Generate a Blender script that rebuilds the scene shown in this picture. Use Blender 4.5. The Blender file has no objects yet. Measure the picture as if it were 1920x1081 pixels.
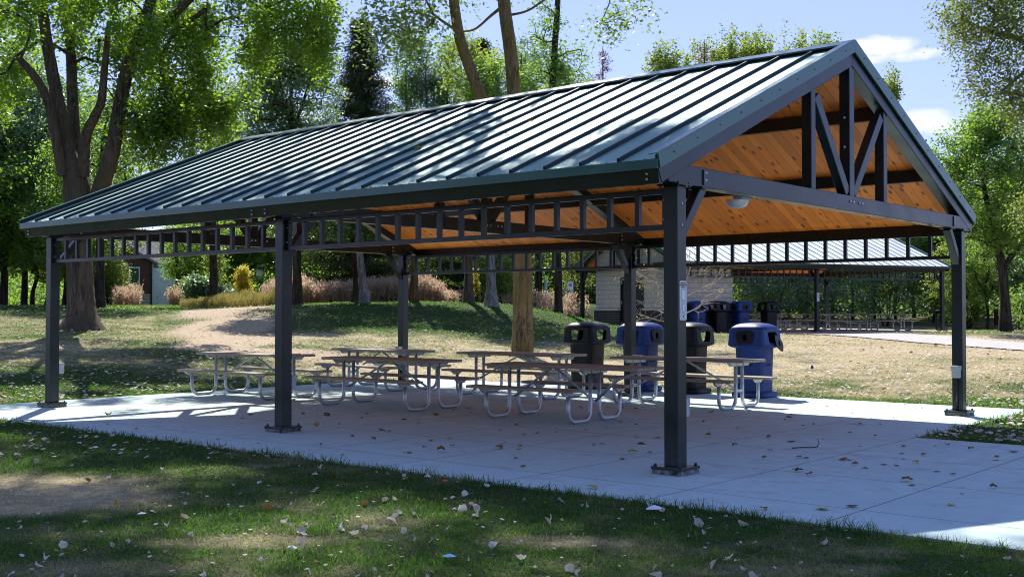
import bpy, bmesh, math, random
import numpy as np
from mathutils import Vector, Matrix
SC = bpy.context.scene
COL = SC.collection
rad = math.radians
FPX = 2130.47
PITCH = 0.0201
CAMZ = 1.5

# ---------------------------------------------------------------- helpers
def tag(o, label=None, cat=None, group=None, kind=None):
    if label: o['label'] = label
    if cat: o['category'] = cat
    if group: o['group'] = group
    if kind: o['kind'] = kind
    return o

def empty(name, loc=(0, 0, 0), rz=0, label=None, cat=None, group=None, parent=None):
    o = bpy.data.objects.new(name, None)
    COL.objects.link(o)
    o.empty_display_size = 0.2
    o.location = loc
    o.rotation_euler = (0, 0, rz)
    if parent: o.parent = parent
    return tag(o, label, cat, group)

def pix(px, py, D):
    """world point seen at a photo pixel, at forward distance D"""
    v = -(py - 540.5) / FPX
    d = D / (math.cos(PITCH) - v * math.sin(PITCH))
    return Vector(((px - 960) / FPX * d, D, CAMZ + d * math.sin(PITCH) + v * d * math.cos(PITCH)))

class MB:
    """collects shapes into one mesh"""
    def __init__(s): s.v = []; s.f = []; s.m = []
    def add(s, vs, fs, mi=0):
        n = len(s.v); s.v += [tuple(p) for p in vs]
        s.f += [tuple(i + n for i in f) for f in fs]; s.m += [mi] * len(fs)
    def box(s, x0, x1, y0, y1, z0, z1, M=None, mi=0):
        vs = [Vector((x, y, z)) for z in (z0, z1) for y in (y0, y1) for x in (x0, x1)]
        if M is not None: vs = [M @ p for p in vs]
        s.add(vs, [(0, 2, 3, 1), (4, 5, 7, 6), (0, 1, 5, 4), (2, 6, 7, 3), (0, 4, 6, 2), (1, 3, 7, 5)], mi)
    def beam(s, p, q, w, h, up=(0, 0, 1), mi=0):
        """rectangular bar from p to q: w across, h along up"""
        p, q = Vector(p), Vector(q); d = (q - p).normalized(); u = Vector(up)
        r = d.cross(u).normalized(); u = r.cross(d).normalized()
        vs = []
        for c in (p, q):
            for a, b in ((-1, -1), (1, -1), (1, 1), (-1, 1)):
                vs.append(c + r * (a * w / 2) + u * (b * h / 2))
        s.add(vs, [(3, 2, 1, 0), (4, 5, 6, 7), (0, 1, 5, 4), (1, 2, 6, 5), (2, 3, 7, 6), (3, 0, 4, 7)], mi)
    def prism(s, poly, axis_from, axis_to, mi=0):
        """poly: list of 3d points (planar), extruded by vector axis_to-axis_from"""
        e = Vector(axis_to) - Vector(axis_from); n = len(poly)
        vs = [Vector(p) for p in poly] + [Vector(p) + e for p in poly]
        fs = [tuple(range(n - 1, -1, -1)), tuple(range(n, 2 * n))] + [(i, (i + 1) % n, n + (i + 1) % n, n + i) for i in range(n)]
        s.add(vs, fs, mi)
    def tube(s, pts, r, n=8, cap=True, mi=0):
        pts = [Vector(p) for p in pts]; rs = r if isinstance(r, (list, tuple)) else [r] * len(pts)
        rings = []; ref = None; base = len(s.v); vs = []
        for i, p in enumerate(pts):
            d = (pts[min(i + 1, len(pts) - 1)] - pts[max(i - 1, 0)]).normalized()
            if ref is None: ref = Vector((0, 0, 1)) if abs(d.z) < .9 else Vector((1, 0, 0))
            a = (ref - d * ref.dot(d)).normalized(); b = d.cross(a); ref = a
            for k in range(n):
                t = 2 * math.pi * k / n; vs.append(p + (a * math.cos(t) + b * math.sin(t)) * rs[i])
        fs = []
        for i in range(len(pts) - 1):
            for k in range(n):
                k2 = (k + 1) % n; fs.append((i * n + k, i * n + k2, (i + 1) * n + k2, (i + 1) * n + k))
        if cap: fs += [tuple(range(n - 1, -1, -1)), tuple(range((len(pts) - 1) * n, len(pts) * n))]
        s.add(vs, fs, mi)
    def dome(s, c, r, h, n=8, axis=(0, 0, 1), mi=0):
        ax = Vector(axis).normalized(); t = Vector((0, 0, 1)) if abs(ax.z) < .9 else Vector((1, 0, 0))
        a = ax.cross(t).normalized(); b = ax.cross(a); c = Vector(c)
        vs = []; 
        for rr, hh in ((1, 0), (.92, .5), (.55, .9)):
            for k in range(n):
                th = 2 * math.pi * k / n; vs.append(c + (a * math.cos(th) + b * math.sin(th)) * r * rr + ax * h * hh)
        vs.append(c + ax * h)
        fs = [(i * n + k, i * n + (k + 1) % n, (i + 1) * n + (k + 1) % n, (i + 1) * n + k) for i in range(2) for k in range(n)]
        fs += [(2 * n + k, 2 * n + (k + 1) % n, 3 * n) for k in range(n)]
        s.add(vs, fs, mi)
    def lathe_sq(s, prof, nseg=24, pw=4.0, mi=0, cap_top=True, cap_bot=True):
        """rounded-square sections: prof = [(half_width, z, power)]"""
        vs = []
        for (h, z, p) in prof:
            for k in range(nseg):
                t = 2 * math.pi * k / nseg; c, q = math.cos(t), math.sin(t)
                rr = h / ((abs(c) ** p + abs(q) ** p) ** (1 / p)); vs.append((rr * c, rr * q, z))
        fs = [(i * nseg + k, i * nseg + (k + 1) % nseg, (i + 1) * nseg + (k + 1) % nseg, (i + 1) * nseg + k) for i in range(len(prof) - 1) for k in range(nseg)]
        if cap_bot: fs.append(tuple(range(nseg - 1, -1, -1)))
        if cap_top: fs.append(tuple(range((len(prof) - 1) * nseg, len(prof) * nseg)))
        s.add(vs, fs, mi)
    def build(s, name, mat, parent=None, bevel=0, smooth=False, loc=None):
        me = bpy.data.meshes.new(name); me.from_pydata(s.v, [], s.f)
        mats = mat if isinstance(mat, (list, tuple)) else [mat]
        for m in mats: me.materials.append(m)
        if len(mats) > 1: me.polygons.foreach_set('material_index', s.m)
        if smooth: me.polygons.foreach_set('use_smooth', [True] * len(me.polygons))
        bm = bmesh.new(); bm.from_mesh(me)
        bmesh.ops.recalc_face_normals(bm, faces=bm.faces)
        if bevel:
            bmesh.ops.bevel(bm, geom=[e for e in bm.edges if e.calc_face_angle(0) > .6], offset=bevel, segments=1, affect='EDGES', clamp_overlap=True)
        bm.to_mesh(me); bm.free()
        me.update()
        o = bpy.data.objects.new(name, me); COL.objects.link(o)
        if parent: o.parent = parent
        if loc is not None: o.location = loc
        return o

def npmesh(name, V, F, mats, parent=None, smooth=False, attrs=None, mi=None):
    """V (n,3) float, F list of (m,k) int arrays"""
    me = bpy.data.meshes.new(name)
    V = np.asarray(V, dtype=np.float32)
    F = [np.asarray(f, dtype=np.int32) for f in (F if isinstance(F, list) else [F]) if len(f)]
    me.vertices.add(len(V)); me.vertices.foreach_set('co', V.ravel())
    loops = np.concatenate([f.ravel() for f in F]); tot = np.concatenate([np.full(len(f), f.shape[1], np.int32) for f in F])
    start = np.concatenate([[0], np.cumsum(tot)[:-1]]).astype(np.int32)
    me.loops.add(len(loops)); me.loops.foreach_set('vertex_index', loops)
    me.polygons.add(len(tot)); me.polygons.foreach_set('loop_start', start); me.polygons.foreach_set('loop_total', tot)
    for m in (mats if isinstance(mats, (list, tuple)) else [mats]): me.materials.append(m)
    if mi is not None: me.polygons.foreach_set('material_index', np.asarray(mi, np.int32))
    if smooth: me.polygons.foreach_set('use_smooth', np.ones(len(tot), bool))
    me.update(calc_edges=True)
    for k, a in (attrs or {}).items():
        at = me.attributes.new(k, 'FLOAT', 'POINT'); at.data.foreach_set('value', np.asarray(a, np.float32))
    o = bpy.data.objects.new(name, me); COL.objects.link(o)
    if parent: o.parent = parent
    return o

def copy_tree(o, parent=None):
    c = o.copy(); COL.objects.link(c); c.parent = parent
    for ch in KIDS.get(o.name, []) or [x for x in o.children]:
        copy_tree(ch, c)
    return c
KIDS = {}

# value noise for numpy
_rs = np.random.RandomState(7); _G = _rs.rand(256, 256)
def vnoise(x, y):
    x = np.asarray(x, float); y = np.asarray(y, float)
    xi = np.floor(x).astype(int); yi = np.floor(y).astype(int); fx = x - xi; fy = y - yi
    fx = fx * fx * (3 - 2 * fx); fy = fy * fy * (3 - 2 * fy)
    g = lambda a, b: _G[a & 255, b & 255]
    return (g(xi, yi) * (1 - fx) + g(xi + 1, yi) * fx) * (1 - fy) + (g(xi, yi + 1) * (1 - fx) + g(xi + 1, yi + 1) * fx) * fy
def fbm(x, y, o=4):
    s = 0; a = .5; t = 0
    for i in range(o):
        s = s + a * vnoise(x * 2 ** i + 17 * i, y * 2 ** i + 31 * i); t += a; a *= .5
    return s / t
def sstep(a, b, x):
    t = np.clip((np.asarray(x, float) - a) / (b - a), 0, 1); return t * t * (3 - 2 * t)

# ---------------------------------------------------------------- frames
SH_O = Vector((1.516, 10.5678, 0)); SH_R = 0.8724       # near shelter: local x across (W), y along (L)
SW, SL = 7.7116, 11.4362
PV_R = rad(114.9)                                        # far pavilion: local x across (away), y along (towards the left)
PV_O = Vector((19.3, 51.0, 0.62))
def sh_local(x, y):
    c, s = math.cos(SH_R), math.sin(SH_R); dx = x - SH_O.x; dy = y - SH_O.y
    return dx * c + dy * s, -dx * s + dy * c
def pv_local(x, y):
    c, s = math.cos(PV_R), math.sin(PV_R); dx = x - PV_O.x; dy = y - PV_O.y
    return dx * c + dy * s, -dx * s + dy * c
SUN_AZ = Vector((-0.185, 0.983)); SUN_EL = rad(45.1)
SUN_DIR = Vector((SUN_AZ.x * math.cos(SUN_EL), SUN_AZ.y * math.cos(SUN_EL), math.sin(SUN_EL))).normalized()
SK = 1 / math.tan(SUN_EL)

# ---------------------------------------------------------------- terrain
_ctl = []
def _c(px, py, D): p = pix(px, py, D); _ctl.append((p.x, p.y, p.z))
for a in [(155, 614, 34), (100, 574, 48), (-150, 575, 48), (400, 579, 50), (400, 622, 36), (600, 568, 46), (600, 602, 39), (600, 632, 33), (600, 655, 29),
          (780, 566, 46), (780, 606, 39.5), (780, 640, 33), (780, 672, 28), (980, 568, 46), (980, 625, 38), (980, 668, 31), (1085, 568, 58), (1075, 605, 48), (-150, 640, 30), (20, 660, 27),
          (1500, 700, 24.5), (1500, 650, 33), (1900, 705, 23), (1900, 640, 38), (1885, 620, 45), (2300, 640, 40), (300, 700, 23.5)]: _c(*a)
for X in (-60, -30, 0, 30, 60):
    for Y in (80, 110): _ctl.append((X * 1.3, Y, 1.35))
for X, Y in ((-9, 18), (-12, 15), (-12, 8), (0, 4), (8, 4), (0, 9), (0, 15), (5, 15), (8, 18), (-3, 22), (14, 12), (-6, 20), (3, 20), (-25, 8), (25, 8), (0, -10), (-20, -10), (20, -10)): _ctl.append((X, Y, 0.0))
for X, Y in ((4, 52), (12, 50), (20, 52), (16, 60), (24, 56)): _ctl.append((X, Y, 0.6))
_ctl.append((-40, 40, 1.2)); _ctl.append((45, 40, .7)); _ctl.append((-45, 60, 1.6))
_ct = np.array(_ctl)
def _tps(r): return np.where(r > 1e-9, r * r * np.log(r + 1e-12), 0.0)
_n = len(_ct); _A = np.zeros((_n + 3, _n + 3))
_A[:_n, :_n] = _tps(np.hypot(_ct[:, None, 0] - _ct[None, :, 0], _ct[:, None, 1] - _ct[None, :, 1])) + np.eye(_n) * 6.0
_A[:_n, _n] = 1; _A[:_n, _n + 1:] = _ct[:, :2]; _A[_n, :_n] = 1; _A[_n + 1:, :_n] = _ct[:, :2].T
_wt = np.linalg.solve(_A, np.concatenate([_ct[:, 2], [0, 0, 0]]))
def terrain(x, y):
    x = np.atleast_1d(np.asarray(x, float)); y = np.atleast_1d(np.asarray(y, float)); sh = x.shape
    x = x.ravel(); y = y.ravel(); z = np.zeros_like(x)
    for i in range(_n): z += _wt[i] * _tps(np.hypot(x - _ct[i, 0], y - _ct[i, 1]))
    z += _wt[_n] + _wt[_n + 1] * x + _wt[_n + 2] * y
    z = np.clip(z, -.05, 2.15)
    far = sstep(70, 120, np.hypot(x, y)); z = z * (1 - far) + 1.3 * far
    front = sstep(12, 4, y); z = z * (1 - front)
    # flat round the near slab
    a, b = sh_local(x, y)
    dx = np.maximum(np.maximum(-1.5 - a, a - 9.35), 0); dy = np.maximum(np.maximum(-.6 - b, b - 12.55), 0)
    d = np.hypot(dx, dy)
    k = sstep(0.2, 5.0, d); z = z * k
    # near the footway to the right
    dx2 = np.maximum(np.maximum(-1.5 - a, a - 4.4), 0); dy2 = np.maximum(b - 0, 0); d2 = np.hypot(dx2, dy2)
    z = z * np.where(b < .5, sstep(.2, 4, d2), 1)
    # flat pad of the pavilion
    a, b = pv_local(x, y)
    dx = np.maximum(np.maximum(-1.2 - a, a - 9), 0); dy = np.maximum(np.maximum(-1.5 - b, b - 15), 0)
    k = sstep(3.5, .3, np.hypot(dx, dy)); z = z * (1 - k) + .58 * k
    z = z - .015 + .012 * (vnoise(x * 1.3, y * 1.3) - .5)
    return z.reshape(sh)
def tz(x, y): return float(terrain(x, y)[0])
def gp(px, D, dz=0.0):
    """ground point under photo column px at distance D"""
    x = (px - 960) / FPX * D; return Vector((x, D, tz(x, D) + dz))
SKY_STRENGTH = 0.15
SUN_STRENGTH = 4.6
EXPOSURE = 0.93
# ---------------------------------------------------------------- materials
def newmat(name):
    m = bpy.data.materials.new(name); m.use_nodes = True; nt = m.node_tree; nt.nodes.clear()
    return m, nt, nt.nodes, nt.links
class N:
    def __init__(s, nt): s.nt = nt
    def __call__(s, t, **k):
        n = s.nt.nodes.new(t)
        for a, b in k.items(): setattr(n, a, b)
        return n
    def math(s, op, a, b=None, clamp=False):
        n = s.nt.nodes.new('ShaderNodeMath'); n.operation = op; n.use_clamp = clamp
        s.set(n.inputs[0], a)
        if b is not None: s.set(n.inputs[1], b)
        return n.outputs[0]
    def set(s, inp, v):
        if hasattr(v, 'is_output'): s.nt.links.new(v, inp)
        else: inp.default_value = v
    def mix(s, f, a, b, blend='MIX'):
        n = s.nt.nodes.new('ShaderNodeMix'); n.data_type = 'RGBA'; n.blend_type = blend
        s.set(n.inputs[0], f)
        for i, v in ((6, a), (7, b)): s.set(n.inputs[i], v if hasattr(v, 'is_output') else (tuple(v) + (1,) if len(v) == 3 else v))
        return n.outputs[2]
    def noise(s, scale, detail=3, vec=None, rough=.5, dist=0):
        n = s.nt.nodes.new('ShaderNodeTexNoise'); n.inputs['Scale'].default_value = scale; n.inputs['Detail'].default_value = detail
        n.inputs['Roughness'].default_value = rough; n.inputs['Distortion'].default_value = dist
        if vec is not None: s.nt.links.new(vec, n.inputs['Vector'])
        return n.outputs['Fac']
    def ramp(s, f, stops):
        n = s.nt.nodes.new('ShaderNodeValToRGB'); s.nt.links.new(f, n.inputs[0]); cr = n.color_ramp
        while len(cr.elements) < len(stops): cr.elements.new(.5)
        for e, (p, c) in zip(cr.elements, stops): e.position = p; e.color = tuple(c) + (1,) if len(c) == 3 else c
        return n.outputs[0]
    def mr(s, f, a, b, c=0., d=1.):
        n = s.nt.nodes.new('ShaderNodeMapRange'); s.nt.links.new(f, n.inputs[0])
        for i, v in enumerate((a, b, c, d)): n.inputs[i + 1].default_value = v
        return n.outputs[0]
    def bump(s, h, strength=.3, dist=.01):
        n = s.nt.nodes.new('ShaderNodeBump'); n.inputs['Strength'].default_value = strength; n.inputs['Distance'].default_value = dist
        s.nt.links.new(h, n.inputs['Height']); return n.outputs[0]
    def mapping(s, vec, scale=(1, 1, 1), rot=(0, 0, 0)):
        n = s.nt.nodes.new('ShaderNodeMapping'); s.nt.links.new(vec, n.inputs[0]); n.inputs['Scale'].default_value = scale; n.inputs['Rotation'].default_value = rot
        return n.outputs[0]
def principled(name, base, rough=.5, metal=0, spec=.5, fn=None, coat=0, bumpf=None):
    m, nt, ns, ln = newmat(name); n = N(nt)
    p = n('ShaderNodeBsdfPrincipled'); o = n('ShaderNodeOutputMaterial'); ln.new(p.outputs[0], o.inputs[0])
    p.inputs['Roughness'].default_value = rough; p.inputs['Metallic'].default_value = metal
    p.inputs['Specular IOR Level'].default_value = spec; p.inputs['Coat Weight'].default_value = coat
    p.inputs['Base Color'].default_value = tuple(base) + (1,)
    if fn: fn(n, p)
    return m
def noisy(c1, c2, scale, detail=4, bs=0, bd=.005, rough=None, coord='Object', bscale=None, vscale=(1, 1, 1)):
    def f(n, p):
        tc = n('ShaderNodeTexCoord').outputs[coord]; tc = n.mapping(tc, vscale)
        f1 = n.noise(scale, detail, tc)
        c = n.mix(n.mr(f1, .3, .7), c1, c2); n.nt.links.new(c, p.inputs['Base Color'])
        if bs:
            f2 = n.noise(bscale or scale * 6, 4, tc); n.nt.links.new(n.bump(f2, bs, bd), p.inputs['Normal'])
        if rough: n.nt.links.new(n.mr(f1, .3, .7, rough[0], rough[1]), p.inputs['Roughness'])
    return f
M = {}
def steelfn(n, p):
    tc = n('ShaderNodeTexCoord').outputs['Object']; a = n.noise(3, 4, tc); d = n.noise(26, 6, tc, .75); s = n.noise(1., 5, n.mapping(tc, (14, 14, 1.2)), .7)
    c = n.mix(n.mr(a, .3, .7), (.005, .0135, .0155), (.009, .020, .022))
    c = n.mix(n.mr(d, .64, .76, 0, .35), c, (.05, .056, .06)); c = n.mix(n.mr(s, .60, .78, 0, .2), c, (.04, .042, .04))
    z = n('ShaderNodeSeparateXYZ'); n.nt.links.new(tc, z.inputs[0]); low = n.math('MULTIPLY', n.mr(z.outputs[2], .07, .45, 1., 0.), n.mr(d, .35, .65, 0, .5)); c = n.mix(low, c, (.09, .085, .075))
    n.nt.links.new(c, p.inputs['Base Color']); n.nt.links.new(n.mr(a, .3, .7, .24, .36), p.inputs['Roughness'])
    n.nt.links.new(n.bump(n.noise(160, 3, tc), .05, .0004), p.inputs['Normal'])
M['steel_dark'] = principled('dark_painted_steel', (.013, .027, .037), .28, 0, .5, steelfn)
def plastic(c1, c2, grime):
    def f(n, p):
        tc = n('ShaderNodeTexCoord').outputs['Object']; a = n.noise(5, 5, tc); s = n.noise(1., 5, n.mapping(tc, (16, 16, 2)), .7); d = n.noise(45, 5, tc, .8)
        c = n.mix(n.mr(a, .3, .7), c1, c2); c = n.mix(n.mr(s, .55, .8, 0, .3), c, grime); c = n.mix(n.mr(d, .66, .76, 0, .35), c, tuple(x * 1.8 for x in grime))
        n.nt.links.new(c, p.inputs['Base Color']); n.nt.links.new(n.mr(s, .3, .7, .34, .58), p.inputs['Roughness']); n.nt.links.new(n.bump(n.math('ADD', a, n.math('MULTIPLY', d, .2)), .25, .006), p.inputs['Normal'])
    return f
M['teal_trim'] = principled('green_trim_metal', (.035, .12, .10), .25, 0, .6, noisy((.034, .115, .096), (.044, .14, .115), 2, 3, .05, .001, (.2, .32)))
def roofmat(name, base, rough=.33, metal=.35):
    def f(n, p):
        tc = n('ShaderNodeTexCoord').outputs['Object']
        s = n('ShaderNodeSeparateXYZ'); n.nt.links.new(tc, s.inputs[0])
        # small pencil ribs and oil-canning along the panel
        ribs = n.math('SINE', n.math('MULTIPLY', s.outputs[1], 2 * math.pi / .0867))
        ribs = n.math('POWER', n.math('ABSOLUTE', ribs), 6.)
        st = n.noise(1., 3, n.mapping(tc, (.35, 7, .35)))
        big = n.noise(1.2, 2, n.mapping(tc, (.6, 1.2, .6)))
        h = n.math('ADD', n.math('MULTIPLY', ribs, .25), n.math('MULTIPLY', st, 1.5))
        n.nt.links.new(n.bump(h, .35, .003), p.inputs['Normal'])
        c = n.mix(n.mr(big, .3, .7), [x * .9 for x in base], [x * 1.15 for x in base]); n.nt.links.new(c, p.inputs['Base Color'])
        n.nt.links.new(n.mr(st, .3, .7, rough - .05, rough + .08), p.inputs['Roughness'])
    return principled(name, base, rough, metal, .6, f)
M['roof'] = roofmat('green_standing_seam_roof', (.20, .36, .33), .47, .3)
M['roof_far'] = roofmat('glare_paled_standing_seam_roof', (.62, .68, .67), .5, .15)  # far copy of the same roof metal, its glare put into the paler colour
M['seam'] = principled('shaded_green_seam', (.006, .028, .023), .5, 0, .35)  # seam sides turned from the sun: their shade is put into this dark green
M['seam_far'] = principled('glare_paled_seam', (.10, .14, .13), .5, 0, .4)  # far seams lightened to go with the glare coloured into the far roof
def wood(name, c1, c2, groove_axis, pitch, knots=True, rough=.45, gscale=1.0):
    def f(n, p):
        tc = n('ShaderNodeTexCoord').outputs['Object']; s = n('ShaderNodeSeparateXYZ'); n.nt.links.new(tc, s.inputs[0])
        ax = s.outputs[groove_axis]
        idx = n.math('FLOOR', n.math('DIVIDE', ax, pitch)); fr = n.math('FRACT', n.math('DIVIDE', ax, pitch))
        wn = n('ShaderNodeTexWhiteNoise'); wn.noise_dimensions = '1D'; n.nt.links.new(idx, wn.inputs['W'])
        sc = [1.2, 1.2, 1.2]; sc[groove_axis] = 22
        cmb = n('ShaderNodeCombineXYZ'); n.nt.links.new(n.math('MULTIPLY', wn.outputs[0], 37.), cmb.inputs[0]); n.nt.links.new(n.math('MULTIPLY', wn.outputs[0], 11.), cmb.inputs[1])
        va = n('ShaderNodeVectorMath'); va.operation = 'ADD'; n.nt.links.new(tc, va.inputs[0]); n.nt.links.new(cmb.outputs[0], va.inputs[1])
        g = n.noise(gscale, 5, n.mapping(va.outputs[0], sc), .6, .6)
        c = n.mix(n.mr(g, .25, .75), c1, c2)
        tone = n.mr(wn.outputs[0], 0, 1, .78, 1.15)
        c = n.mix(1., c, n.ramp(tone, [(0, (.0, .0, .0)), (1, (1, 1, 1))]), 'MULTIPLY') if False else c
        mul = n('ShaderNodeVectorMath'); mul.operation = 'SCALE'; n.nt.links.new(c, mul.inputs[0]); n.nt.links.new(tone, mul.inputs['Scale']); c = mul.outputs[0]
        if knots:
            ks = [3.0, 3.0, 3.0]; ks[groove_axis] = 7.
            vo = n('ShaderNodeTexVoronoi'); vo.inputs['Scale'].default_value = 1.; n.nt.links.new(n.mapping(va.outputs[0], ks), vo.inputs['Vector'])
            k = n.mr(vo.outputs['Distance'], .12, .24, 1., 0.)
            c = n.mix(n.math('MULTIPLY', k, .85), c, (.10, .028, .01))
        e = n.math('ABSOLUTE', n.math('SUBTRACT', fr, .5)); gr = n.mr(e, .465, .49, 0., 1.)
        c = n.mix(n.math('MULTIPLY', gr, .7), c, (.05, .018, .006))
        n.nt.links.new(c, p.inputs['Base Color'])
        n.nt.links.new(n.bump(n.math('SUBTRACT', n.math('MULTIPLY', g, .15), gr), .5, .004), p.inputs['Normal'])
    return principled(name, c1, rough, 0, .4, f)
M['ceiling'] = wood('orange_stained_pine_boards', (1.0, .215, .016), (1.0, .33, .035), 1, .133, rough=.5)
def tablewood():
    def f(n, p):
        tc = n('ShaderNodeTexCoord').outputs['Object']; oi = n('ShaderNodeObjectInfo')
        va = n('ShaderNodeVectorMath'); va.operation = 'ADD'; n.nt.links.new(tc, va.inputs[0])
        cmb = n('ShaderNodeCombineXYZ'); n.nt.links.new(n.math('MULTIPLY', oi.outputs['Random'], 50.), cmb.inputs[0]); n.nt.links.new(cmb.outputs[0], va.inputs[1])
        g = n.noise(1., 6, n.mapping(va.outputs[0], (30, 1.6, 30)), .65, .4); b = n.noise(1.7, 3, va.outputs[0])
        c = n.mix(n.mr(g, .3, .72), (.22, .19, .15), (.52, .46, .37)); c = n.mix(n.mr(b, .35, .7, 0, .5), c, (.30, .24, .17))
        n.nt.links.new(c, p.inputs['Base Color']); n.nt.links.new(n.bump(g, .4, .004), p.inputs['Normal'])
    return principled('weathered_table_wood', (.3, .22, .15), .7, 0, .3, f)
M['table'] = tablewood()
M['galv'] = principled('galvanised_steel', (.5, .53, .56), .42, .75, .5, noisy((.42, .45, .48), (.62, .65, .68), 14, 4, .1, .001, (.34, .52)))
M['galv_dull'] = principled('dull_galvanised_bracket', (.5, .52, .54), .55, .35, .5, noisy((.46, .48, .5), (.6, .62, .63), 10, 3))
M['bolt'] = principled('zinc_bolt', (.6, .62, .64), .35, .7)
M['bolt_dark'] = principled('dark_anchor_cap', (.02, .024, .03), .5)
M['grout'] = principled('mortar_pad', (.12, .12, .11), .9, 0, .2, noisy((.03, .035, .035), (.30, .31, .30), 18, 5, .3, .003))
M['box_grey'] = principled('grey_plastic_box', (.42, .47, .49), .5, 0, .4)
M['lens'] = principled('lamp_lens', (.75, .72, .66), .25, 0, .5, noisy((.7, .66, .58), (.85, .83, .8), 9, 3))
M['blue'] = principled('blue_plastic', (.02, .045, .21), .42, 0, .35, plastic((.006, .030, .15), (.010, .044, .21), (.05, .07, .14)))
M['black'] = principled('black_plastic', (.014, .016, .018), .4, 0, .3, plastic((.002, .0035, .0045), (.005, .0075, .009), (.03, .03, .028)))
M['black_matt'] = principled('dark_liner', (.006, .006, .007), .8)
M['sign'] = principled('sign_panel', (.62, .62, .60), .4, 0, .5)
M['sign_white'] = principled('sign_white', (.8, .82, .84), .4)
M['sign_blue'] = principled('sign_blue_edge', (.25, .42, .75), .4)
M['ink'] = principled('ink', (.03, .03, .035), .5)
M['ink_grey'] = principled('grey_ink', (.3, .3, .3), .5)
M['logo_b'] = principled('logo_blue', (.03, .12, .45), .5)
M['sign_violet'] = principled('faded_violet', (.30, .26, .48), .6)
M['logo_g'] = principled('logo_tan', (.35, .33, .2), .5)
def concrete():
    def f(n, p):
        g = n('ShaderNodeNewGeometry'); tc = n('ShaderNodeTexCoord').outputs['Object']
        s = n('ShaderNodeSeparateXYZ'); n.nt.links.new(tc, s.inputs[0])
        big = n.noise(.55, 4, tc); mid = n.noise(4., 5, tc, .6); fine = n.noise(90., 3, tc); sp = n.noise(1., 5, n.mapping(tc, (5, 60, 1)), .6)
        c = n.mix(n.mr(big, .3, .7), (.41, .565, .555), (.51, .675, .66))
        c = n.mix(n.mr(mid, .35, .75, 0, .35), c, (.38, .44, .44))
        c = n.mix(n.mr(fine, .4, .7, 0, .22), c, (.62, .60, .58))
        c = n.mix(n.mr(sp, .5, .8, 0, .16), c, (.36, .34, .32))
        st = n.noise(2.3, 6, tc, .7, .5); c = n.mix(n.mr(st, .56, .72, 0, .55), c, (.27, .28, .27))
        ln = None
        for ax, off, per in ((0, -.77, 1.56), (1, -.60, 1.52)):
            t = n.math('DIVIDE', n.math('SUBTRACT', s.outputs[ax], off), per)
            fr = n.math('ABSOLUTE', n.math('SUBTRACT', t, n.math('ROUND', t)))
            l = n.mr(fr, .0028, .0056, 1., 0.); ln = l if ln is None else n.math('MAXIMUM', ln, l)
        sp2 = n.noise(11., 6, tc, .8); c = n.mix(n.mr(sp2, .64, .74, 0, .6), c, (.20, .18, .15))
        dj = n.math('MULTIPLY', n.mr(mid, .45, .7, 0, .5), n.mr(big, .45, .7, 0, 1)); c = n.mix(dj, c, (.34, .34, .33))
        c = n.mix(n.math('MULTIPLY', ln, .8), c, (.07, .06, .05))
        n.nt.links.new(c, p.inputs['Base Color'])
        h = n.math('SUBTRACT', n.math('ADD', n.math('MULTIPLY', fine, .12), n.math('MULTIPLY', sp, .1)), ln)
        n.nt.links.new(n.bump(h, .4, .004), p.inputs['Normal'])
    return principled('broom_finished_concrete', (.5, .48, .46), .85, 0, .3, f)
M['concrete'] = concrete()
M['path'] = principled('grey_path', (.40, .38, .36), .9, 0, .2, noisy((.36, .34, .32), (.46, .44, .42), 3, 6, .2, .003))

def groundcol(n, straw, dirt, pos):
    """shared by soil and blades"""
    a = n.noise(.9, 4, pos, .6); b = n.noise(9., 4, pos, .6)
    g = n.mix(n.mr(a, .3, .7), (.012, .040, .010), (.030, .070, .014))
    s = n.mix(n.mr(b, .3, .7), (.38, .32, .18), (.66, .56, .36))
    c = n.mix(straw, g, s)
    return n.mix(dirt, c, n.mix(n.mr(b, .3, .7), (.42, .325, .22), (.60, .48, .35)))
def groundmat():
    def f(n, p):
        g = n('ShaderNodeNewGeometry'); pos = g.outputs['Position']
        A = n('ShaderNodeAttribute', attribute_name='straw').outputs['Fac']; D = n('ShaderNodeAttribute', attribute_name='dirt').outputs['Fac']
        fine = n.noise(38., 5, pos, .7); mid = n.noise(6., 4, pos, .7)
        st = n.math('ADD', A, n.mr(fine, .2, .8, -.35, .35), True)
        st = n.math('ADD', st, n.mr(mid, .2, .8, -.2, .2), True)
        c = groundcol(n, st, D, pos)
        c = n.mix(n.mr(fine, .3, .6, .55, 0), c, (.03, .028, .015))
        n.nt.links.new(c, p.inputs['Base Color'])
        n.nt.links.new(n.bump(n.math('ADD', fine, mid), .8, .03), p.inputs['Normal'])
    return principled('lawn_soil', (.06, .08, .03), .95, 0, .1, f)
M['ground'] = groundmat()
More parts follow.
